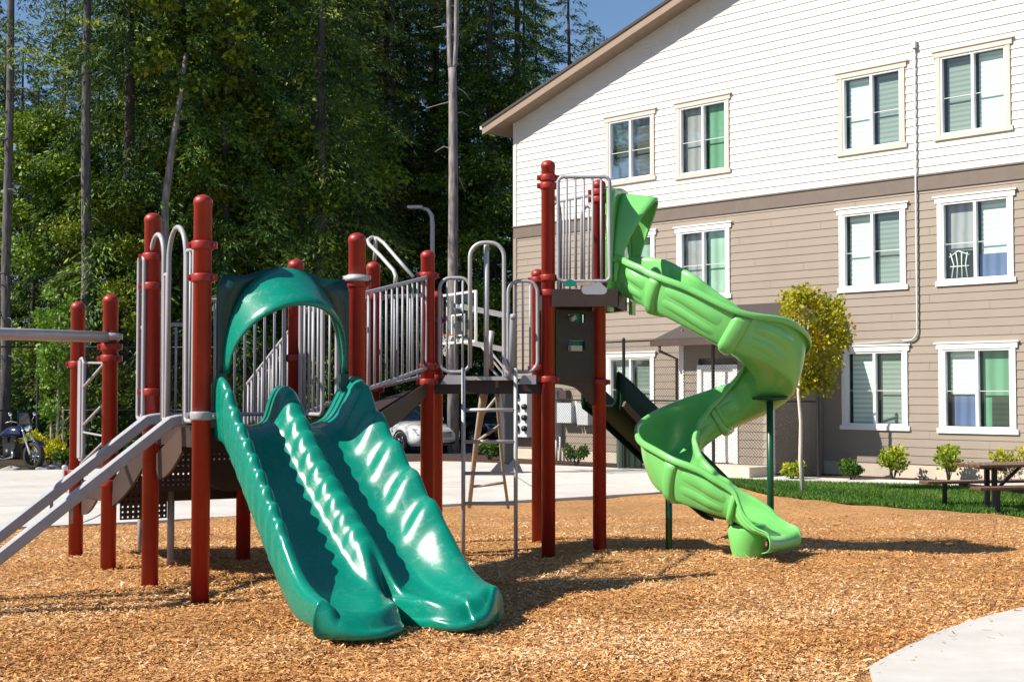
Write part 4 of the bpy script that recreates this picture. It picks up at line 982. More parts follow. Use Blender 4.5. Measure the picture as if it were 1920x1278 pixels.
def shrub(name, px, py, w_, h, m, label, seed, group=None, n=11, L=(.05, .10), bare=0.15, per=80, tint_up=0.3, cat='shrub'):
    p = ground(px, py); t = thing(name, p, label, cat, group); rng = np.random.default_rng(seed)
    a = rng.random(n) * 6.28; r = np.sqrt(rng.random(n)) * w_ / 2 * .75; z = h * (bare + (1 - bare) * (.25 + .65 * rng.random(n)))
    cl = np.stack([r * np.cos(a), r * np.sin(a), z], 1)
    leaf_crown('foliage', m, t, cl, per, min(w_, h) * .26, L[0], L[1], seed, .8, .6, tint_up=tint_up)
    mb = MB()
    for i in range(min(n, 7)):
        q = p + V(cl[i]); mb.tube([p + V((0, 0, -.03)), p.lerp(q, .5) + V((.02, .02, .02)), q], [.012, .009, .005], 5)
    mb.build('stem', bark_dark, t)
    return t
shrub('flowering_shrub', 1675, 899, .62, .62, lime_leaf, 'yellow green round shrub by the wall, alone left of the picnic table', 1, 'shrubs along the tan wall')
shrub('flowering_shrub', 1778, 903, .60, .70, lime_leaf, 'yellow topped shrub by the wall just above the left end of the picnic table top', 2, 'shrubs along the tan wall')
shrub('flowering_shrub', 1900, 905, .80, .70, gold, 'bright yellow shrub by the wall at the right edge behind the picnic table', 3, 'shrubs along the tan wall')
shrub('green_shrub', 1080, 872, .62, .46, shrub_leaf, 'rounded green shrub in the garden bed in front of the cream utility cabinet', 4)
shrub('green_shrub', 918, 862, .75, .48, shrub_leaf, 'bright green shrub seen through the ladder beside the basketball pole', 5)
shrub('green_shrub', 1597, 901, .45, .42, shrub_leaf, 'small loose green shrub at the wall under the left edge of the ground floor window', 6)
shrub('green_shrub', 1483, 899, .6, .36, lime_leaf, 'low spreading green shrub left of the young yellowing tree trunk', 7)
shrub('green_shrub', 990, 858, .5, .5, lime_leaf, 'thin pale shrub under the bank of electric meters', 8)
shrub('golden_shrub', 60, 872, .85, .78, gold, 'golden yellow shrub behind the front wheel of the motorcycle', 9, per=130, L=(.05, .11), n=12)
shrub('golden_shrub', 92, 873, .75, .60, gold, 'golden yellow shrub at the foot of the staked young tree', 10, per=110, L=(.05, .10), n=10)
shrub('green_shrub', 122, 876, .6, .46, shrub_leaf, 'dark green low shrub right of the golden shrubs', 11)
# young tree with yellowing leaves on the lawn
p = ground(1506, 925); yt = thing('young_tree', p, 'young tree with yellowing orange tinged leaves and a thin pale trunk on the lawn', 'tree')
mb = MB(); top = at_y(1497, 735, p.y); mb.tube([p - V((0, 0, .05)), p.lerp(top, .35) + V((-.02, 0, 0)), p.lerp(top, .7) + V((.02, 0, 0)), top, at_y(1510, 660, p.y), at_y(1518, 590, p.y)], [.045, .04, .034, .03, .02, .008], 10)
rng = np.random.default_rng(5); cl = []
for i in range(70):
    f = rng.random(); zpx = 553 + f * 180; half = 66 * math.sin(math.pi * min(1, (.12 + .80 * f)) ** .9) ** .6
    q = at_y(1522 + (rng.random() * 2 - 1) * half * .85, zpx, p.y); q.y += (rng.random() * 2 - 1) * .5; cl.append(q - p)
    if i % 2 == 0: b = top.lerp(at_y(1512, 640, p.y), rng.random()); mb.tube([b, b.lerp(q, .6) + V((0, 0, .05)), q], [.012, .008, .004], 5)
mb.build('trunk', bark_pale, yt); leaf_crown('crown', autumn, yt, cl, 95, .20, .05, .10, 21, 1.0, .1, tint_shift=-.04, tint_up=.30)
# staked young tree on the left
p = ground(106, 872); yt = thing('young_tree', p, 'slim young green tree held by pale stakes behind the golden shrubs', 'tree')
mb = MB(); top = at_y(112, 560, p.y); mb.tube([p, p.lerp(top, .5), top], [.035, .028, .008], 8); mb.build('trunk', bark_pale, yt)
mb = MB()
for px in (97, 117): mb.tube([ground(px, 872) - V((0, 0, .1)), at_y(px + (1 if px > 100 else -2), 762, p.y)], .028, 8)
mb.build('stake', tan_wood, yt)
cl = []; rng = np.random.default_rng(8)
for i in range(44):
    f = rng.random() ** .9; zpx = 548 + 232 * f; half = 8 + 24 * math.sin(math.pi * min(1, .15 + .75 * f)); q = at_y(108 + (rng.random() * 2 - 1) * half - 6 * f, zpx, p.y); q.y += (rng.random() * 2 - 1) * .35; cl.append(q - p)
leaf_crown('crown', young_leaf, yt, cl, 60, .17, .06, .13, 22, 1.2, .2)
# rocks
def rock(px, py, r, seed, label, sq=.6):
    p = ground(px, py); rng = random.Random(seed); mb = MB(); n, m_ = 14, 9; G = []
    ph = [rng.random() * 6 for _ in range(4)]
    for i in range(m_ + 1):
        th = math.pi * i / m_; G.append([p + V((math.sin(th) * math.cos(a), math.sin(th) * math.sin(a), sq * math.cos(th))) * r * (1 + .16 * math.sin(3 * a + ph[0] + th * 2) + .12 * math.sin(5 * th + ph[1] + a)) for a in [2 * math.pi * k / n for k in range(n + 1)]])
    mb.grid(G, flip=True); tag(mb.build('rock', rock_m), label, 'rock')
rock(82, 881, .17, 1, 'pale boulder just right of the motorcycle front wheel'); rock(100, 880, .20, 2, 'grey boulder beside the metal bollard, under the young tree'); rock(22, 882, .24, 3, 'wide pale boulder under the motorcycle at the left edge', .4)
# bollard
p = ground(121, 925); t = thing('bollard', p, 'short galvanised metal bollard with round cap standing on the court', 'bollard')
h = z_at(872, p.y) - p.z; mb = MB(); mb.lathe([(.001, -.05), (.045, -.05), (.045, h - .03)], p, 16); mb.build('pole', silver, t)
mb = MB(); mb.lathe([(.05, h - .06), (.055, h - .05), (.055, h - .02), (.04, h), (.001, h + .012)], p, 16); mb.build('cap', silver, t)
# utility cabinets on the ground
def cabinet(px, py, w_, dep, h, m, label, ribs=0):
    p = ground(px, py); t = thing('utility_cabinet', p, label, 'utility cabinet'); mb = MB(); mb.box(p + V((0, dep / 2, h / 2)), w_, dep, h); mb.build('body', m, t, bevel=.015)
    mb = MB(); mb.box(p + V((0, dep / 2, h + .012)), w_ + .04, dep + .04, .03); mb.build('lid', m, t, bevel=.01)
    mb = MB(); mb.box(p + V((-w_ * .2, -.012, h * .55)), .03, .02, .10); mb.build('handle', black, t)
    if ribs:
        mb = MB()
        for k in range(ribs): mb.box(p + V((-w_ / 2 + w_ * (k + .5) / ribs, -.01, h * .5)), .03, .018, h * .8)
        mb.build('rib', m, t)
cabinet(1094, 858, .62, .4, .98, box_cream, 'cream utility cabinet standing by the wall below the grey switch boxes')
cabinet(1182, 880, .58, .5, .86, box_green, 'dark green electrical cabinet standing behind the fence post', 4)
# chain link fence in front of the building
fp = [ground(*q) for q in ((1170, 880), (1338, 890), (1535, 897))]; far = fp[0] + (fp[0] - fp[1]) * 1.0
chain = [far, fp[0], fp[1], fp[2]]; t = thing('chain_link_fence', fp[1], 'tall black chain link fence in front of the entrance', 'fence'); FH = 3.02
for q in chain:
    mb = MB(); mb.lathe([(.038, -.1), (.038, FH + .02), (.045, FH + .03), (.02, FH + .07), (.001, FH + .08)], q, 12); mb.build('post', black, t)
mb = MB()
for i in range(3):
    for h in (FH - .02, 1.62, .06): mb.tube([chain[i] + V((0, 0, h)), chain[i + 1] + V((0, 0, h))], .02 if h > .1 else .008, 8)
mb.build('rail', black, t)
def mesh_wire(name, a, b, z0, z1, parent, sp=.075, wr=.0026):
    d = b - a; L = d.length; d.normalize(); H = z1 - z0; nrm = d.cross(V((0, 0, 1))); vs = []; fs = []
    k = -H
    while k < L:
        for sgn in (1, -1):
            u0, u1 = (k, k + H); za, zb = (0, H) if sgn > 0 else (H, 0)
            if u0 < 0: f = -u0 / H; za = za + (zb - za) * f; u0 = 0
            if u1 > L: f = (L - u0) / (u1 - u0); zb = za + (zb - za) * f; u1 = L
            if u1 - u0 < .01: continue
            p, q = a + d * u0 + V((0, 0, z0 + za)), a + d * u1 + V((0, 0, z0 + zb)); tt = (q - p).normalized(); s = tt.cross(nrm) * wr; nn = nrm * wr; o = len(vs)
            vs += [p + s, p - s * .6 + nn, p - s * .6 - nn, q + s, q - s * .6 + nn, q - s * .6 - nn]
            fs += [(o, o + 1, o + 4, o + 3), (o + 1, o + 2, o + 5, o + 4), (o + 2, o, o + 3, o + 5)]
        k += sp
    mb = MB(); mb.add(vs, fs); return mb.build(name, black, parent)
for i in range(3): mesh_wire('wire_mesh', chain[i], chain[i + 1], .06, FH - .04, t)
lf_ = [V((-15.5, 36.2, gz(36))), V((-12.2, 36.6, gz(36))), V((-8.9, 37.0, gz(36))), V((-5.6, 37.4, gz(36)))]
t = thing('chain_link_fence', lf_[1], 'black chain link fence in front of the dark forest behind the motorcycle', 'fence')
for q in lf_:
    mb = MB(); mb.lathe([(.038, -.1), (.038, 3.0), (.02, 3.05), (.001, 3.06)], q, 12); mb.build('post', black, t)
mb = MB()
for i in range(3):
    for h in (2.98, 1.35): mb.tube([lf_[i] + V((0, 0, h)), lf_[i + 1] + V((0, 0, h))], .02, 8)
mb.build('rail', black, t)
for i in range(3): mesh_wire('wire_mesh', lf_[i], lf_[i + 1], .06, 2.96, t, sp=.09)
# basketball hoop
p = ground(950, 888); t = thing('basketball_hoop', p, 'basketball hoop with glass backboard, orange rim and padded dark pole', 'basketball hoop')
pd_ = V((-.88, -.475, 0)).normalized(); pw = V((-pd_.y, pd_.x, 0)); G0 = p.z
mb = MB(); mb.box(p + V((0, 0, 1.75)), .15, .15, 3.6, pd_, pw); mb.build('pole', grey, t)
mb = MB(); mb.box(p + V((0, 0, 1.15)), .26, .26, 1.8, pd_, pw); mb.build('pole_pad', pad_m, t, bevel=.03)
mb = MB(); b = p + V((.02, 0, 0)); mb.prism([b + V((-.42, -.2, 0)), b + V((.36, -.2, 0)), b + V((.2, -.1, .34)), b + V((-.12, -.1, .34))], (0, .5, 0)); mb.build('base_cover', pad_m, t)
bc = p + pd_ * 1.2; zb0, zb1 = G0 + 2.90, G0 + 3.97; BWd = 1.7
mb = MB(); mb.tube([bc + pw * s * BWd / 2 + V((0, 0, z - p.z)) for s, z in ((-1, zb0), (1, zb0), (1, zb1), (-1, zb1))], .035, 6, True)
mb.tube([bc + pw * s * .3 - pd_ * -.01 + V((0, 0, z - p.z)) for s, z in ((-1, zb0 + .15), (1, zb0 + .15), (1, zb0 + .6), (-1, zb0 + .6))], .022, 6, True); mb.build('backboard_frame', white_trim, t)
mb = MB(); mb.add([bc + pw * s * BWd / 2 + V((0, 0, z - p.z)) for s, z in ((-1, zb0), (1, zb0), (1, zb1), (-1, zb1))], [(0, 1, 2, 3)]); mb.build('backboard_glass', glass, t)
mb = MB()
for s in (-.12, .12):
    mb.beam(p + pw * s + V((0, 0, 3.52)), bc + pw * s + V((0, 0, 3.8 - .1)), .06, .08); mb.beam(p + pw * s + V((0, 0, 2.75)), bc + pw * s + V((0, 0, 2.95)), .06, .08)
    mb.tube([p + pw * s + V((0, 0, 2.2)), p + pd_ * .6 + pw * s + V((0, 0, 2.85))], .025, 6)
mb.build('support_arm', white_trim, t)
rc = bc + pd_ * .40 + V((0, 0, 3.05)); mb = MB(); mb.tube([rc + pd_ * .23 * math.cos(a) + pw * .23 * math.sin(a) for a in [i * math.pi / 12 for i in range(24)]], .012, 6, True); mb.beam(bc + V((0, 0, 3.05)), rc - pd_ * .22, .14, .03); mb.build('rim', orange, t)
mb = MB()
for i in range(12):
    for sg in (1, -1):
        pts = [rc + (pd_ * math.cos(a) + pw * math.sin(a)) * r_ + V((0, 0, z)) for a, r_, z in [(2 * math.pi * (i + sg * k * .5) / 12, .23 - .10 * (k / 4) ** .7, -.45 * k / 4) for k in range(5)]]; mb.tube(pts, .007, 4, caps=False)
mb.build('net', net_m, t)
# street lamp
p = V((-2.53, 45.0, gz(45))); t = thing('street_lamp', p, 'tall grey street lamp with a flat lamp head among the trees', 'street lamp')
lt = z_at(392, 45); mb = MB(); mb.tube([p, V((p.x, p.y, lt - .5)), V((p.x - .02, p.y, lt - .2)), V((p.x - .14, p.y, lt - .02)), V((p.x - .35, p.y, lt + .04))], [.09, .075, .07, .06, .05], 10); mb.build('pole', silver, t)
mb = MB(); mb.box(V((p.x - .55, p.y, lt + .06)), .5, .28, .1); mb.build('lamp_head', silver, t, bevel=.03)

# picnic table
p = ground(1880, 957); t = thing('picnic_table', p, 'brown slatted picnic table with attached benches on black legs', 'picnic table')
ta = V((.97, .24, 0)).normalized(); tb = V((-ta.y, ta.x, 0)); PZ = p.z
def T_(a, b, z): q = p + ta * a + tb * b; return V((q.x, q.y, PZ + z))
for nm, bs, z, l0, l1 in (('tabletop', [(-.30 + .152 * k) for k in range(5)], .70, -.62, 1.55), ('bench', [-.80, -.66], .40, -.92, 1.45), ('bench', [.66, .80], .40, -.92, 1.45)):
    mb = MB()
    for b in bs: mb.beam(T_(l0, b, z), T_(l1, b, z), .135, .045)
    mb.build(nm, wood_brown, t, bevel=.008)
for a in (-.20, 1.15):
    mb = MB()
    for b in (-.10, .10): mb.beam(T_(a, b, -.03), T_(a, b, .675), .07, .07)
    mb.beam(T_(a, -.40, .65), T_(a, .40, .65), .05, .05); mb.beam(T_(a, -.86, .35), T_(a, .86, .35), .05, .05)
    mb.build('frame_post', black, t)
for a in (-.55, 1.25):
    for b in (-.73, .73):
        mb = MB(); mb.beam(T_(a, b, -.03), T_(a, b, .375), .06, .06); mb.build('leg', black, t)
mb = MB(); mb.beam(T_(-.05, 0, .37), T_(.32, 0, .675), .04, .04); mb.beam(T_(.95, 0, .37), T_(.62, 0, .675), .04, .04); mb.beam(T_(-.2, 0, .36), T_(1.15, 0, .36), .05, .05); mb.build('brace', black, t)

# cars
def loft(mb, secs): mb.grid(secs)
def make_car(paint, label):
    t = thing('parked_car', (0, 0, 0), label, 'car', 'cars in the parking lot')
    def section(x, hw, z0, z1, tuck): # body ring across y
        return [V((x, -hw * .80, z0)), V((x, -hw * .97, z0 + .10)), V((x, -hw, z0 + (z1 - z0) * .45)), V((x, -hw * .98, z0 + (z1 - z0) * .72)), V((x, -hw * tuck, z1 - .02)), V((x, -hw * .5, z1 + .015)), V((x, 0, z1 + .02)), V((x, hw * .5, z1 + .015)), V((x, hw * tuck, z1 - .02)), V((x, hw * .98, z0 + (z1 - z0) * .72)), V((x, hw, z0 + (z1 - z0) * .45)), V((x, hw * .97, z0 + .10)), V((x, hw * .80, z0)), V((x, 0, z0 - .01)), V((x, -hw * .80, z0))]
    mb = MB(); S = [(2.28, .62, .32, .62, .8), (2.22, .78, .24, .72, .85), (2.05, .86, .21, .80, .88), (1.6, .90, .20, .88, .90), (.95, .91, .20, .96, .92), (.3, .91, .20, .97, .93), (-.9, .91, .20, .98, .93), (-1.6, .90, .21, 1.0, .92), (-2.05, .86, .24, .98, .9), (-2.22, .78, .30, .90, .85), (-2.27, .60, .40, .8, .8)]
    mb.grid([section(*s) for s in S]); mb.sm = [True] * len(mb.f)
    mb.add(section(*S[0])[:-1], [tuple(range(14))]); mb.add(section(*S[-1])[:-1], [tuple(reversed(range(14)))])
    body = mb.build('body', paint, t, sub=1)
    mb = MB(); R = [(1.02, .80, .96, .97), (.25, .64, .96, 1.40), (-.3, .63, .96, 1.45), (-1.0, .62, .96, 1.41), (-1.75, .74, .97, 1.0)]
    # cabin: roof skin and pillars
    mb.grid([[V((x, -h, z)), V((x, -h * .6, z + .03)), V((x, 0, z + .04)), V((x, h * .6, z + .03)), V((x, h, z))] for x, h, _, z in R[1:4]])
    for s in (-1, 1):
        for (xa, ha, za), (xb, hb, zb) in (((1.02, .84, .95), (.25, .64, 1.40)), ((-.35, .88, .96), (-.35, .65, 1.44)), ((-1.75, .80, .98), (-1.0, .62, 1.41)), ((.25, .64, 1.405), (-1.0, .62, 1.415))):
            mb.beam((xa, s * ha, za), (xb, s * hb, zb), .05, .07)
    mb.build('roof', paint, t)
    mb = MB(); mb.add([V((1.0, -.80, .96)), V((1.0, .80, .96)), V((.26, .62, 1.41)), V((.26, -.62, 1.41))], [(0, 1, 2, 3)]); mb.build('windshield', car_glass, t)
    mb = MB(); mb.add([V((-1.73, -.76, .99)), V((-1.73, .76, .99)), V((-1.02, .60, 1.41)), V((-1.02, -.60, 1.41))], [(3, 2, 1, 0)]); mb.build('rear_window', car_glass, t)
    for s in (-1, 1):
        mb = MB(); mb.add([V((.95, s * .85, .965)), V((-1.68, s * .85, .985)), V((-1.0, s * .63, 1.395)), V((.26, s * .645, 1.39))], [(0, 1, 2, 3)]); mb.build('side_window', car_glass, t)
        mb = MB(); mb.add([V((2.18, s * .78, .56)), V((2.26, s * .48, .56)), V((2.20, s * .50, .70)), V((2.0, s * .83, .74)), V((2.24, s * .60, .52))], [(0, 4, 1, 2, 3)]); mb.build('headlight', lamp_glass, t, solid=.05)
        mb = MB(); mb.box((.80, s * 1.0, 1.0), .12, .18, .12); mb.build('mirror', paint, t, bevel=.03)
    mb = MB(); mb.box((2.255, 0, .56), .05, .85, .16); mb.box((2.25, 0, .33), .06, 1.1, .13); mb.build('grille', black, t)
    for x in (1.42, -1.38):
        for s in (-1, 1):
            mb = MB(); c = (x, s * .80, .32); mb.lathe([(.19, -.11), (.30, -.11), (.325, -.07), (.325, .07), (.30, .11), (.19, .11)], c, 24, (0, s, 0)); wh = mb.build('wheel', rubber, t)
            mb = MB(); mb.lathe([(.001, .085), (.05, .09), (.06, .06), (.17, .10), (.205, .112), (.205, .06)], c, 20, (0, s, 0))
            for k in range(5):
                a = 2 * math.pi * k / 5; mb.beam((x, s * .90, .32), (x + .18 * math.cos(a), s * .905, .32 + .18 * math.sin(a)), .05, .02, (0, 1, 0))
            mb.build('rim', chrome, wh)
            mb = MB(); mb.tube([(x + .37 * math.cos(a), s * .905, .32 + .37 * math.sin(a)) for a in [i * math.pi / 10 for i in range(11)]], .022, 6); mb.build('wheel_arch', black, t)
    return t
car = make_car(car_white, 'white sedan parked with its front to the court, seen behind the double slide')
c0 = ground(800, 850); car.location = (c0.x - 1.0, c0.y + 2.6, c0.z - .02); car.rotation_euler = (0, 0, math.atan2(-.80, .60))
car2 = make_car(car_dark, 'dark sedan parked in the shade right of the white sedan')
c0 = ground(888, 838); car2.location = (c0.x - .4, c0.y + 4.5, c0.z - .02); car2.rotation_euler = (0, 0, math.atan2(-.75, .66))

# motorcycle at the left edge
t = thing('motorcycle', (0, 0, 0), 'dark blue touring motorcycle parked at the left edge by the golden shrubs', 'motorcycle')
def wheel(x, r, wd):
    mb = MB(); mb.lathe([(r * .72, -wd / 2), (r * .92, -wd / 2), (r, -wd * .25), (r, wd * .25), (r * .92, wd / 2), (r * .72, wd / 2), (r * .72, -wd / 2)], (x, 0, r), 28, (0, 1, 0)); o = mb.build('wheel', rubber, t)
    mb = MB(); mb.lathe([(.03, -.06), (.06, -.05), (.06, .05), (.03, .06)], (x, 0, r), 12, (0, 1, 0))
    for k in range(9): a = k * 2 * math.pi / 9; mb.tube([(x, 0, r), (x + r * .74 * math.cos(a), 0, r + r * .74 * math.sin(a))], .011, 5)
    mb.build('rim', chrome, o)
wheel(.80, .33, .13); wheel(-.78, .32, .17)
mb = MB()
for s in (-.1, .1): mb.tube([(.80, s, .33), (.58, s, .80), (.47, s, 1.04)], [.032, .03, .026], 8)
mb.build('fork', chrome, t)
mb = MB(); mb.grid([[V((.80 + (.37) * math.cos(a), y, .33 + .37 * math.sin(a))) for y in (-.09, -.06, 0, .06, .09)] for a in [rad(35 + 12 * i) for i in range(11)]]); mb.build('fender', navy, t, solid=.012); mb = MB(); mb.grid([[V((-.78 + (.38) * math.cos(a), y, .34 + .38 * math.sin(a))) for y in (-.12, -.08, 0, .08, .12)] for a in [rad(30 + 13 * i) for i in range(11)]]); mb.build('fender', navy, t, solid=.012)
mb = MB()
prof = [(.42, .10, .80, .95), (.30, .17, .74, 1.02), (.05, .18, .72, 1.02), (-.20, .13, .72, .92), (-.30, .08, .74, .86)]
mb.grid([[V((x, h * math.cos(a), (z0 + z1) / 2 + (z1 - z0) / 2 * math.sin(a))) for a in [2 * math.pi * k / 14 for k in range(15)]] for x, h, z0, z1 in prof]); mb.build('tank', navy, t)
mb = MB(); mb.grid([[V((x, h * math.cos(a), z + .06 * math.sin(a))) for a in [2 * math.pi * k / 12 for k in range(13)]] for x, h, z in ((-.18, .08, .80), (-.3, .15, .78), (-.6, .17, .78), (-.75, .14, .86), (-1.0, .13, .88), (-1.08, .05, .9))]); mb.build('seat', rubber, t)
mb = MB(); mb.box((.08, 0, .45), .42, .26, .34); mb.lathe([(.001, -.15), (.11, -.14), (.11, .14), (.001, .15)], (.0, 0, .38), 16, (0, 1, 0))
for x, tilt in ((.16, .25), (-.06, -.25)):
    for k in range(4): mb.box((x + tilt * (.05 * k), 0, .60 + .05 * k), .18, .22, .03)
mb.build('engine', black, t)
mb = MB(); mb.tube([(.45, 0, .95), (.2, 0, .72), (.3, 0, .32), (-.2, 0, .26), (-.55, 0, .36), (-.35, 0, .7), (.2, 0, .74)], .028, 8); mb.tube([(-.78, -.1, .32), (-.25, -.1, .36)], .02, 6); mb.tube([(-.78, .1, .32), (-.25, .1, .36)], .02, 6); mb.build('frame', black, t)
mb = MB(); mb.tube([(.25, -.16, .5), (.30, -.2, .3), (0, -.21, .24), (-.5, -.21, .27), (-1.05, -.21, .33)], [.022, .025, .03, .042, .045], 10); mb.build('exhaust', chrome, t)
mb = MB(); mb.tube([(.28, -.40, 1.10), (.36, -.30, 1.14), (.46, -.08, 1.08), (.46, .08, 1.08), (.36, .30, 1.14), (.28, .40, 1.10)], .015, 8)
for s in (-1, 1): mb.tube([(.36, s * .3, 1.14), (.40, s * .34, 1.27)], .008, 6); mb.lathe([(.001, .02), (.055, .012), (.06, -.01), (.001, -.02)], (.40, s * .35, 1.30), 12, (1, 0, .2))
mb.build('handlebar', chrome, t)
mb = MB(); mb.lathe([(.001, -.10), (.06, -.08), (.09, 0), (.095, .04), (.085, .05), (.001, .06)], (.58, 0, .96), 16, (1, 0, 0)); mb.build('headlight', chrome, t)
mb = MB(); mb.grid([[V((.50 - .10 * k / 5, .22 * (j - 3) / 3 * (1 - .25 * k / 5), 1.02 + .36 * k / 5)) for j in range(7)] for k in range(6)]); mb.build('windscreen', car_glass, t, solid=.006)
for s in (-1, 1):
    mb = MB(); mb.box((-.85, s * .24, .60), .48, .17, .30); mb.build('saddlebag', navy, t, bevel=.05)
m0_ = ground(54, 881); t.location = (m0_.x - .58, m0_.y + .45, m0_.z); t.rotation_euler = (0, rad(0), math.atan2(-.52, .85))

# ================================================================== FOREST
def conifer_crown(name, seed, H, h0, L, nb, droop, per=13, size=.30, dens_low=1.0, m=needle, prof=.7):
    rng = np.random.default_rng(seed); i = np.arange(nb); h = h0 + (H - h0) * ((i + rng.random(nb)) / nb) ** .95
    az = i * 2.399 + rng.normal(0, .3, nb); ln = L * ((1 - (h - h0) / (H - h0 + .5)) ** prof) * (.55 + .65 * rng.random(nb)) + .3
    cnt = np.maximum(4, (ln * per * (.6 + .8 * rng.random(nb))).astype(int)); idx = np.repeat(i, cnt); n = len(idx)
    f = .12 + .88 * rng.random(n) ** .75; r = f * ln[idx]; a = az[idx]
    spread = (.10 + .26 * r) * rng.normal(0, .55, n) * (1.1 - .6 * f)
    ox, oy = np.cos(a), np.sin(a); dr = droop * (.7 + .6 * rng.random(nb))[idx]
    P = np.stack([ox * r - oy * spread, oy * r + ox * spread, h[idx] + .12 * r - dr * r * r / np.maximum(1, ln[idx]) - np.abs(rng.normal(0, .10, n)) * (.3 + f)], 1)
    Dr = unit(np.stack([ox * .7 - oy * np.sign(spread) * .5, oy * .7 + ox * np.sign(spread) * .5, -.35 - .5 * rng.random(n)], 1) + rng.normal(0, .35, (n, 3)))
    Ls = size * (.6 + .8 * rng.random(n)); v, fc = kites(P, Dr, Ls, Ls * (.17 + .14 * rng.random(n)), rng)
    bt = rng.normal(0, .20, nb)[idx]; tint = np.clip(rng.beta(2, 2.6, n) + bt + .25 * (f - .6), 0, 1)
    return v, fc, tint
def trunk_mb(H, r0, r1, lean=(0, 0), seed=0, twigs=0, twig_lo=2.0, twig_hi=10.0, tl=1.2):
    rng = random.Random(seed); mb = MB(); n = 9
    pts = [V((lean[0] * k / n + .06 * rng.uniform(-1, 1) * (k > 0), lean[1] * k / n + .06 * rng.uniform(-1, 1) * (k > 0), -.3 + (H + .3) * k / n)) for k in range(n + 1)]
    mb.tube(pts, [r0 * (1.25 if k == 0 else 1) + (r1 - r0) * k / n for k in range(n + 1)], 10)
    for _ in range(twigs):
        z = rng.uniform(twig_lo, twig_hi); a = rng.uniform(0, 6.28); k = z / H; b = V((lean[0] * k, lean[1] * k, z)); l = tl * rng.uniform(.4, 1.2)
        mb.tube([b, b + V((math.cos(a) * l * .5, math.sin(a) * l * .5, .05 - .1 * l)), b + V((math.cos(a) * l, math.sin(a) * l, -.35 * l))], [.025, .016, .006], 5)
    return mb
def tree_kind(name, label, crown_fn, trunk, bark_m, leaf_m, group):
    t = thing(name, (0, 0, 0), label, 'tree', group); v, f, ti = crown_fn
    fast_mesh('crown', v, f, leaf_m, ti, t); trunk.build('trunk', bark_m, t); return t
def broad_crown(seed, H, h0, R, ncl, per, size):
    rng = np.random.default_rng(seed); a = rng.random(ncl) * 6.28; k = rng.random(ncl); z = h0 + (H - h0) * k
    rr = R * (np.sin(np.pi * (.12 + .83 * k)) ** .7) * np.sqrt(.15 + .85 * rng.random(ncl)); C = np.stack([rr * np.cos(a), rr * np.sin(a), z], 1)
    c = np.repeat(C, per, 0); n = len(c); cr = np.repeat(R * (.14 + .14 * rng.random(ncl)), per)[:, None]
    Rv = unit(rng.normal(size=(n, 3))) * rng.random((n, 1)) ** .5 * cr * np.array([[1.25, 1.25, .7]]); P = c + Rv
    Dr = unit(Rv + rng.normal(size=(n, 3)) * cr * .7 + np.array([[0, 0, -.25]]) * cr); Ls = size * (.6 + .8 * rng.random(n))
    v, f = kites(P, Dr, Ls, Ls * (.55 + .3 * rng.random(n)), rng); t = np.clip(rng.beta(2, 2.2, n) + np.repeat(rng.normal(0, .15, ncl), per), 0, 1)
    return v, f, t
GRP = 'dark conifers of the forest behind'
K = {}
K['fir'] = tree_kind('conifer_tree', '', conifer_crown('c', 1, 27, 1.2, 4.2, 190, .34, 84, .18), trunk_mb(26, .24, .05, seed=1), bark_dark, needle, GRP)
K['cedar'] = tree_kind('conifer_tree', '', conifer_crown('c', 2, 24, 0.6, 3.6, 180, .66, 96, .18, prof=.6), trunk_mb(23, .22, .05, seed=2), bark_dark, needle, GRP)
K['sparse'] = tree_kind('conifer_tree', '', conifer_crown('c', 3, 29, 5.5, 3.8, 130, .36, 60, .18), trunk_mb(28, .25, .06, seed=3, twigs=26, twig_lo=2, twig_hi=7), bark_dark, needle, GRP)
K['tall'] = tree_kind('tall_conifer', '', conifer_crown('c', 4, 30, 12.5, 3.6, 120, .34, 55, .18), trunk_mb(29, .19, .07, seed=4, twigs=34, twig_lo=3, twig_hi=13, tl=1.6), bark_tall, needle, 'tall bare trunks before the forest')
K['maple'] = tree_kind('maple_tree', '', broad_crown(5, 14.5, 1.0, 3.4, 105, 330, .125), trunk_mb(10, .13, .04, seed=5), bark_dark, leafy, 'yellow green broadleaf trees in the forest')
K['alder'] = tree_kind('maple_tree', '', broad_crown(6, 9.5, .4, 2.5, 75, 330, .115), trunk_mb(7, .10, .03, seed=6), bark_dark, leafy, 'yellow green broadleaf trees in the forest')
used = set()
def plant(kind, px, Y, label, sc=1.0, rz=None, z=None):
    src = K[kind]; X = (px - CX) / F * Y
    if kind in used:
        t = src.copy(); COL.objects.link(t)
        for ch in src.children:
            c = ch.copy(); COL.objects.link(c); c.parent = t
    else: used.add(kind); t = src
    t.location = (X, Y, gz(Y) - .05 if z is None else z); t.rotation_euler = (0, 0, random.uniform(0, 6.28) if rz is None else rz); t.scale = (sc, sc, sc * random.uniform(.95, 1.06)); t['label'] = label
    return t
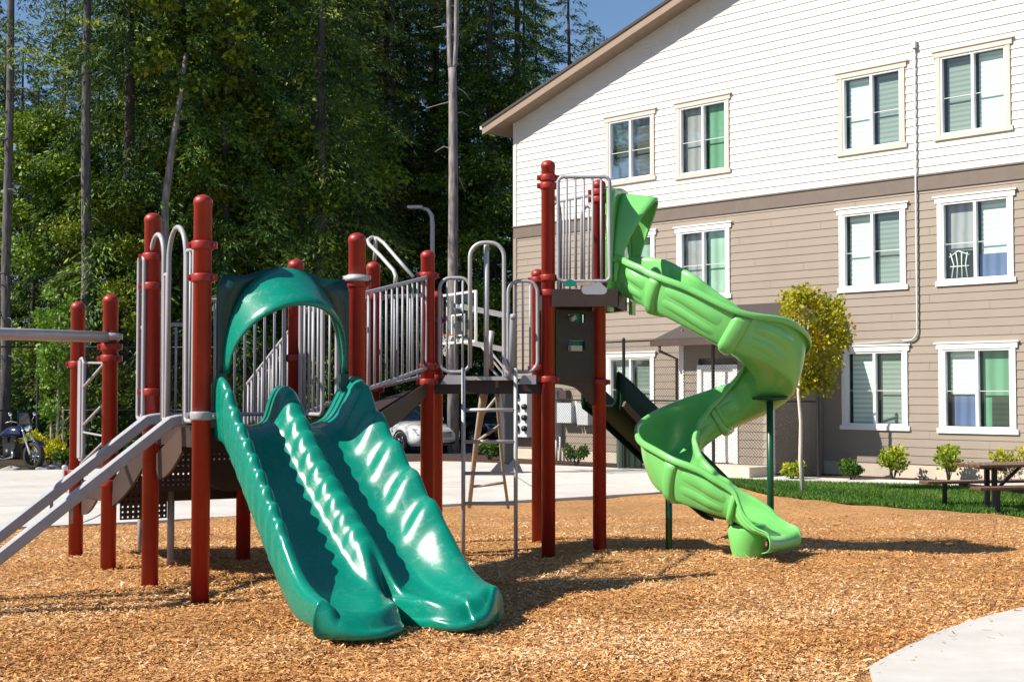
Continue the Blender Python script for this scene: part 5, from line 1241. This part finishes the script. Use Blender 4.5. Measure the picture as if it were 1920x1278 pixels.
# individual trees one can pick out
plant('tall', 10, 41.5, 'tall bare dark trunk at the left edge of the frame', .85)
plant('tall', 158, 42.5, 'tall straight dark trunk behind the leftmost red posts', .92)
plant('tall', 733, 58.2, 'dim dark trunk left of the street lamp', .9)
plant('tall', 585, 52.0, 'thin dark trunk rising above the teal slide hood', .8)
plant('tall', 440, 51.0, 'thin pale grey trunk just right of the tallest left red post', .7)
plant('alder', 460, 46.5, 'yellow green leafy tree above the teal hood, left of centre', 1.25)
plant('maple', 520, 48.5, 'tall yellow green broadleaf tree in the upper middle left', 1.18)
plant('maple', 265, 48.0, 'dim yellow green broadleaf tree above the left pair of red posts', 1.0)
plant('alder', 60, 45.0, 'leafy green understorey tree beside the trunk at the left edge', 1.1)
plant('alder', 770, 58.5, 'small yellow green tree behind the street lamp', 1.0)
plant('maple', 930, 58.5, 'broadleaf tree beside the roof eave of the apartment building', 1.05)
plant('alder', 200, 44.0, 'low leafy tree behind the two leftmost posts', .9)
plant('alder', 345, 45.5, 'low yellow green tree between the tall posts on the left', 1.0)
lab = {'fir': 'dark layered fir in the forest behind the playground', 'cedar': 'drooping dark cedar in the forest behind the playground', 'sparse': 'tall dark conifer with bare lower trunk in the forest behind the playground'}
rows = [(46.5, [(-120, 'cedar'), (35, 'cedar', .58), (112, 'fir', .55), (235, 'cedar'), (330, 'fir'), (420, 'cedar'), (610, 'cedar')]),
        (60.5, [(675, 'fir'), (725, 'cedar'), (775, 'cedar'), (815, 'fir'), (870, 'cedar'), (915, 'cedar'), (960, 'fir'), (640, 'cedar')]),
        (54.0, [(-170, 'fir'), (-30, 'fir', .62), (95, 'cedar', .55), (180, 'cedar', .66), (300, 'fir'), (390, 'sparse'), (480, 'cedar'), (570, 'fir'), (640, 'cedar')]),
        (66.0, [(-120, 'cedar'), (15, 'sparse', .62), (140, 'sparse', .66), (220, 'sparse'), (340, 'cedar'), (450, 'fir'), (540, 'cedar'), (640, 'fir'), (720, 'cedar'), (800, 'sparse'), (880, 'fir'), (980, 'cedar', .8), (1060, 'sparse', .8)]),
        (74.0, [(-60, 'fir'), (70, 'fir', .66), (250, 'cedar'), (370, 'fir'), (490, 'cedar'), (600, 'fir'), (710, 'cedar'), (860, 'fir'), (1000, 'fir', .8), (1110, 'cedar', .82)])]
for Y, lst in rows:
    for e3 in lst:
        px, k = e3[0], e3[1]; plant(k, px + random.uniform(-12, 12), Y + random.uniform(-2, 2), lab[k], (e3[2] if len(e3) > 2 else 1.0) * random.uniform(.94, 1.1))
# the wood goes on to the left of the frame; its windows-facing edge shows in the panes
for X, Y, k in ((-44, 32, 'maple'), (-46, 37.0, 'maple'), (-43, 42, 'maple'), (-46, 47, 'maple'), (-45, 27, 'maple'), (-40, 52, 'maple')):
    plant(k, CX + X / Y * F, Y, 'broadleaf tree outside the left of the frame, mirrored in the windows', 1.6)
# forked pale snag
sn_y = 43.5; b = V(((850 - CX) / F * sn_y, sn_y, gz(sn_y))); t = thing('forked_tree', b, 'pale grey bare tree whose trunk forks in two, left of the apartment building', 'tree')
def S_(px, py): return at_y(px, py, sn_y)
mb = MB(); mb.tube([b - V((0, 0, .3)), S_(849, 600), S_(850, 350), S_(849, 150), S_(848, 128)], [.19, .17, .15, .13, .13], 12)
mb.tube([S_(848, 132), S_(844, 120), S_(843, 80), S_(842, 0), S_(843, -180)], [.09, .085, .085, .08, .05], 10); mb.tube([S_(849, 132), S_(853, 120), S_(855, 80), S_(856, 0), S_(856, -200)], [.085, .08, .08, .075, .05], 10)
for a in (((849, 190), (825, 196), (800, 203)), ((849, 215), (866, 210), (880, 218)), ((842, 50), (828, 50), (812, 52)), ((850, 160), (870, 172), (884, 190)), ((849, 280), (832, 275), (815, 285)), ((850, 320), (862, 335), (872, 360))):
    mb.tube([S_(*q) for q in a], [.03, .02, .008], 5)
mb.build('trunk', bark_pale if False else bark_grey, t)
# leaning thin trunk
ln_y = 43.0; b = V(((306 - CX) / F * ln_y, ln_y, gz(ln_y))); t = thing('leaning_tree', b, 'thin grey leaning trunk between the two tallest left posts', 'tree')
S2 = lambda px, py: at_y(px, py, ln_y); mb = MB(); mb.tube([b - V((0, 0, .2)), S2(310, 375), S2(325, 260), S2(342, 160), S2(348, 100)], [.13, .12, .10, .08, .05], 10); mb.tube([S2(326, 250), S2(340, 205), S2(360, 220)], [.04, .03, .015], 6); mb.build('trunk', bark_grey, t)
v, f, ti = broad_crown(31, 4.2, 0, 2.0, 26, 120, .2); q = S2(348, 110) - b; fast_mesh('crown', v + np.array([[q.x, q.y, q.z - 1.2]]), f, leafy, ti, t)
# undergrowth at the forest edge: a far, uncountable mass
rng = np.random.default_rng(77); n = 260; xs = -22 + 25 * rng.random(n); ys = 43 + 8 * rng.random(n) + 15.5 * (xs > -9.6); per = 110
C = np.stack([xs, ys, gz(40) + .2 + 1.3 * rng.random(n)], 1); c = np.repeat(C, per, 0); N = len(c); Rv = unit(rng.normal(size=(N, 3))) * rng.random((N, 1)) ** .5 * .75
Dr = unit(Rv + rng.normal(size=(N, 3)) * .5); Ls = .12 + .14 * rng.random(N); v, f = kites(c + Rv, Dr, Ls, Ls * .6, rng)
tag(fast_mesh('undergrowth', v, f, needle, np.clip(rng.beta(2, 3, N), 0, 1)), 'dark low undergrowth along the edge of the forest', 'undergrowth', kind='stuff')
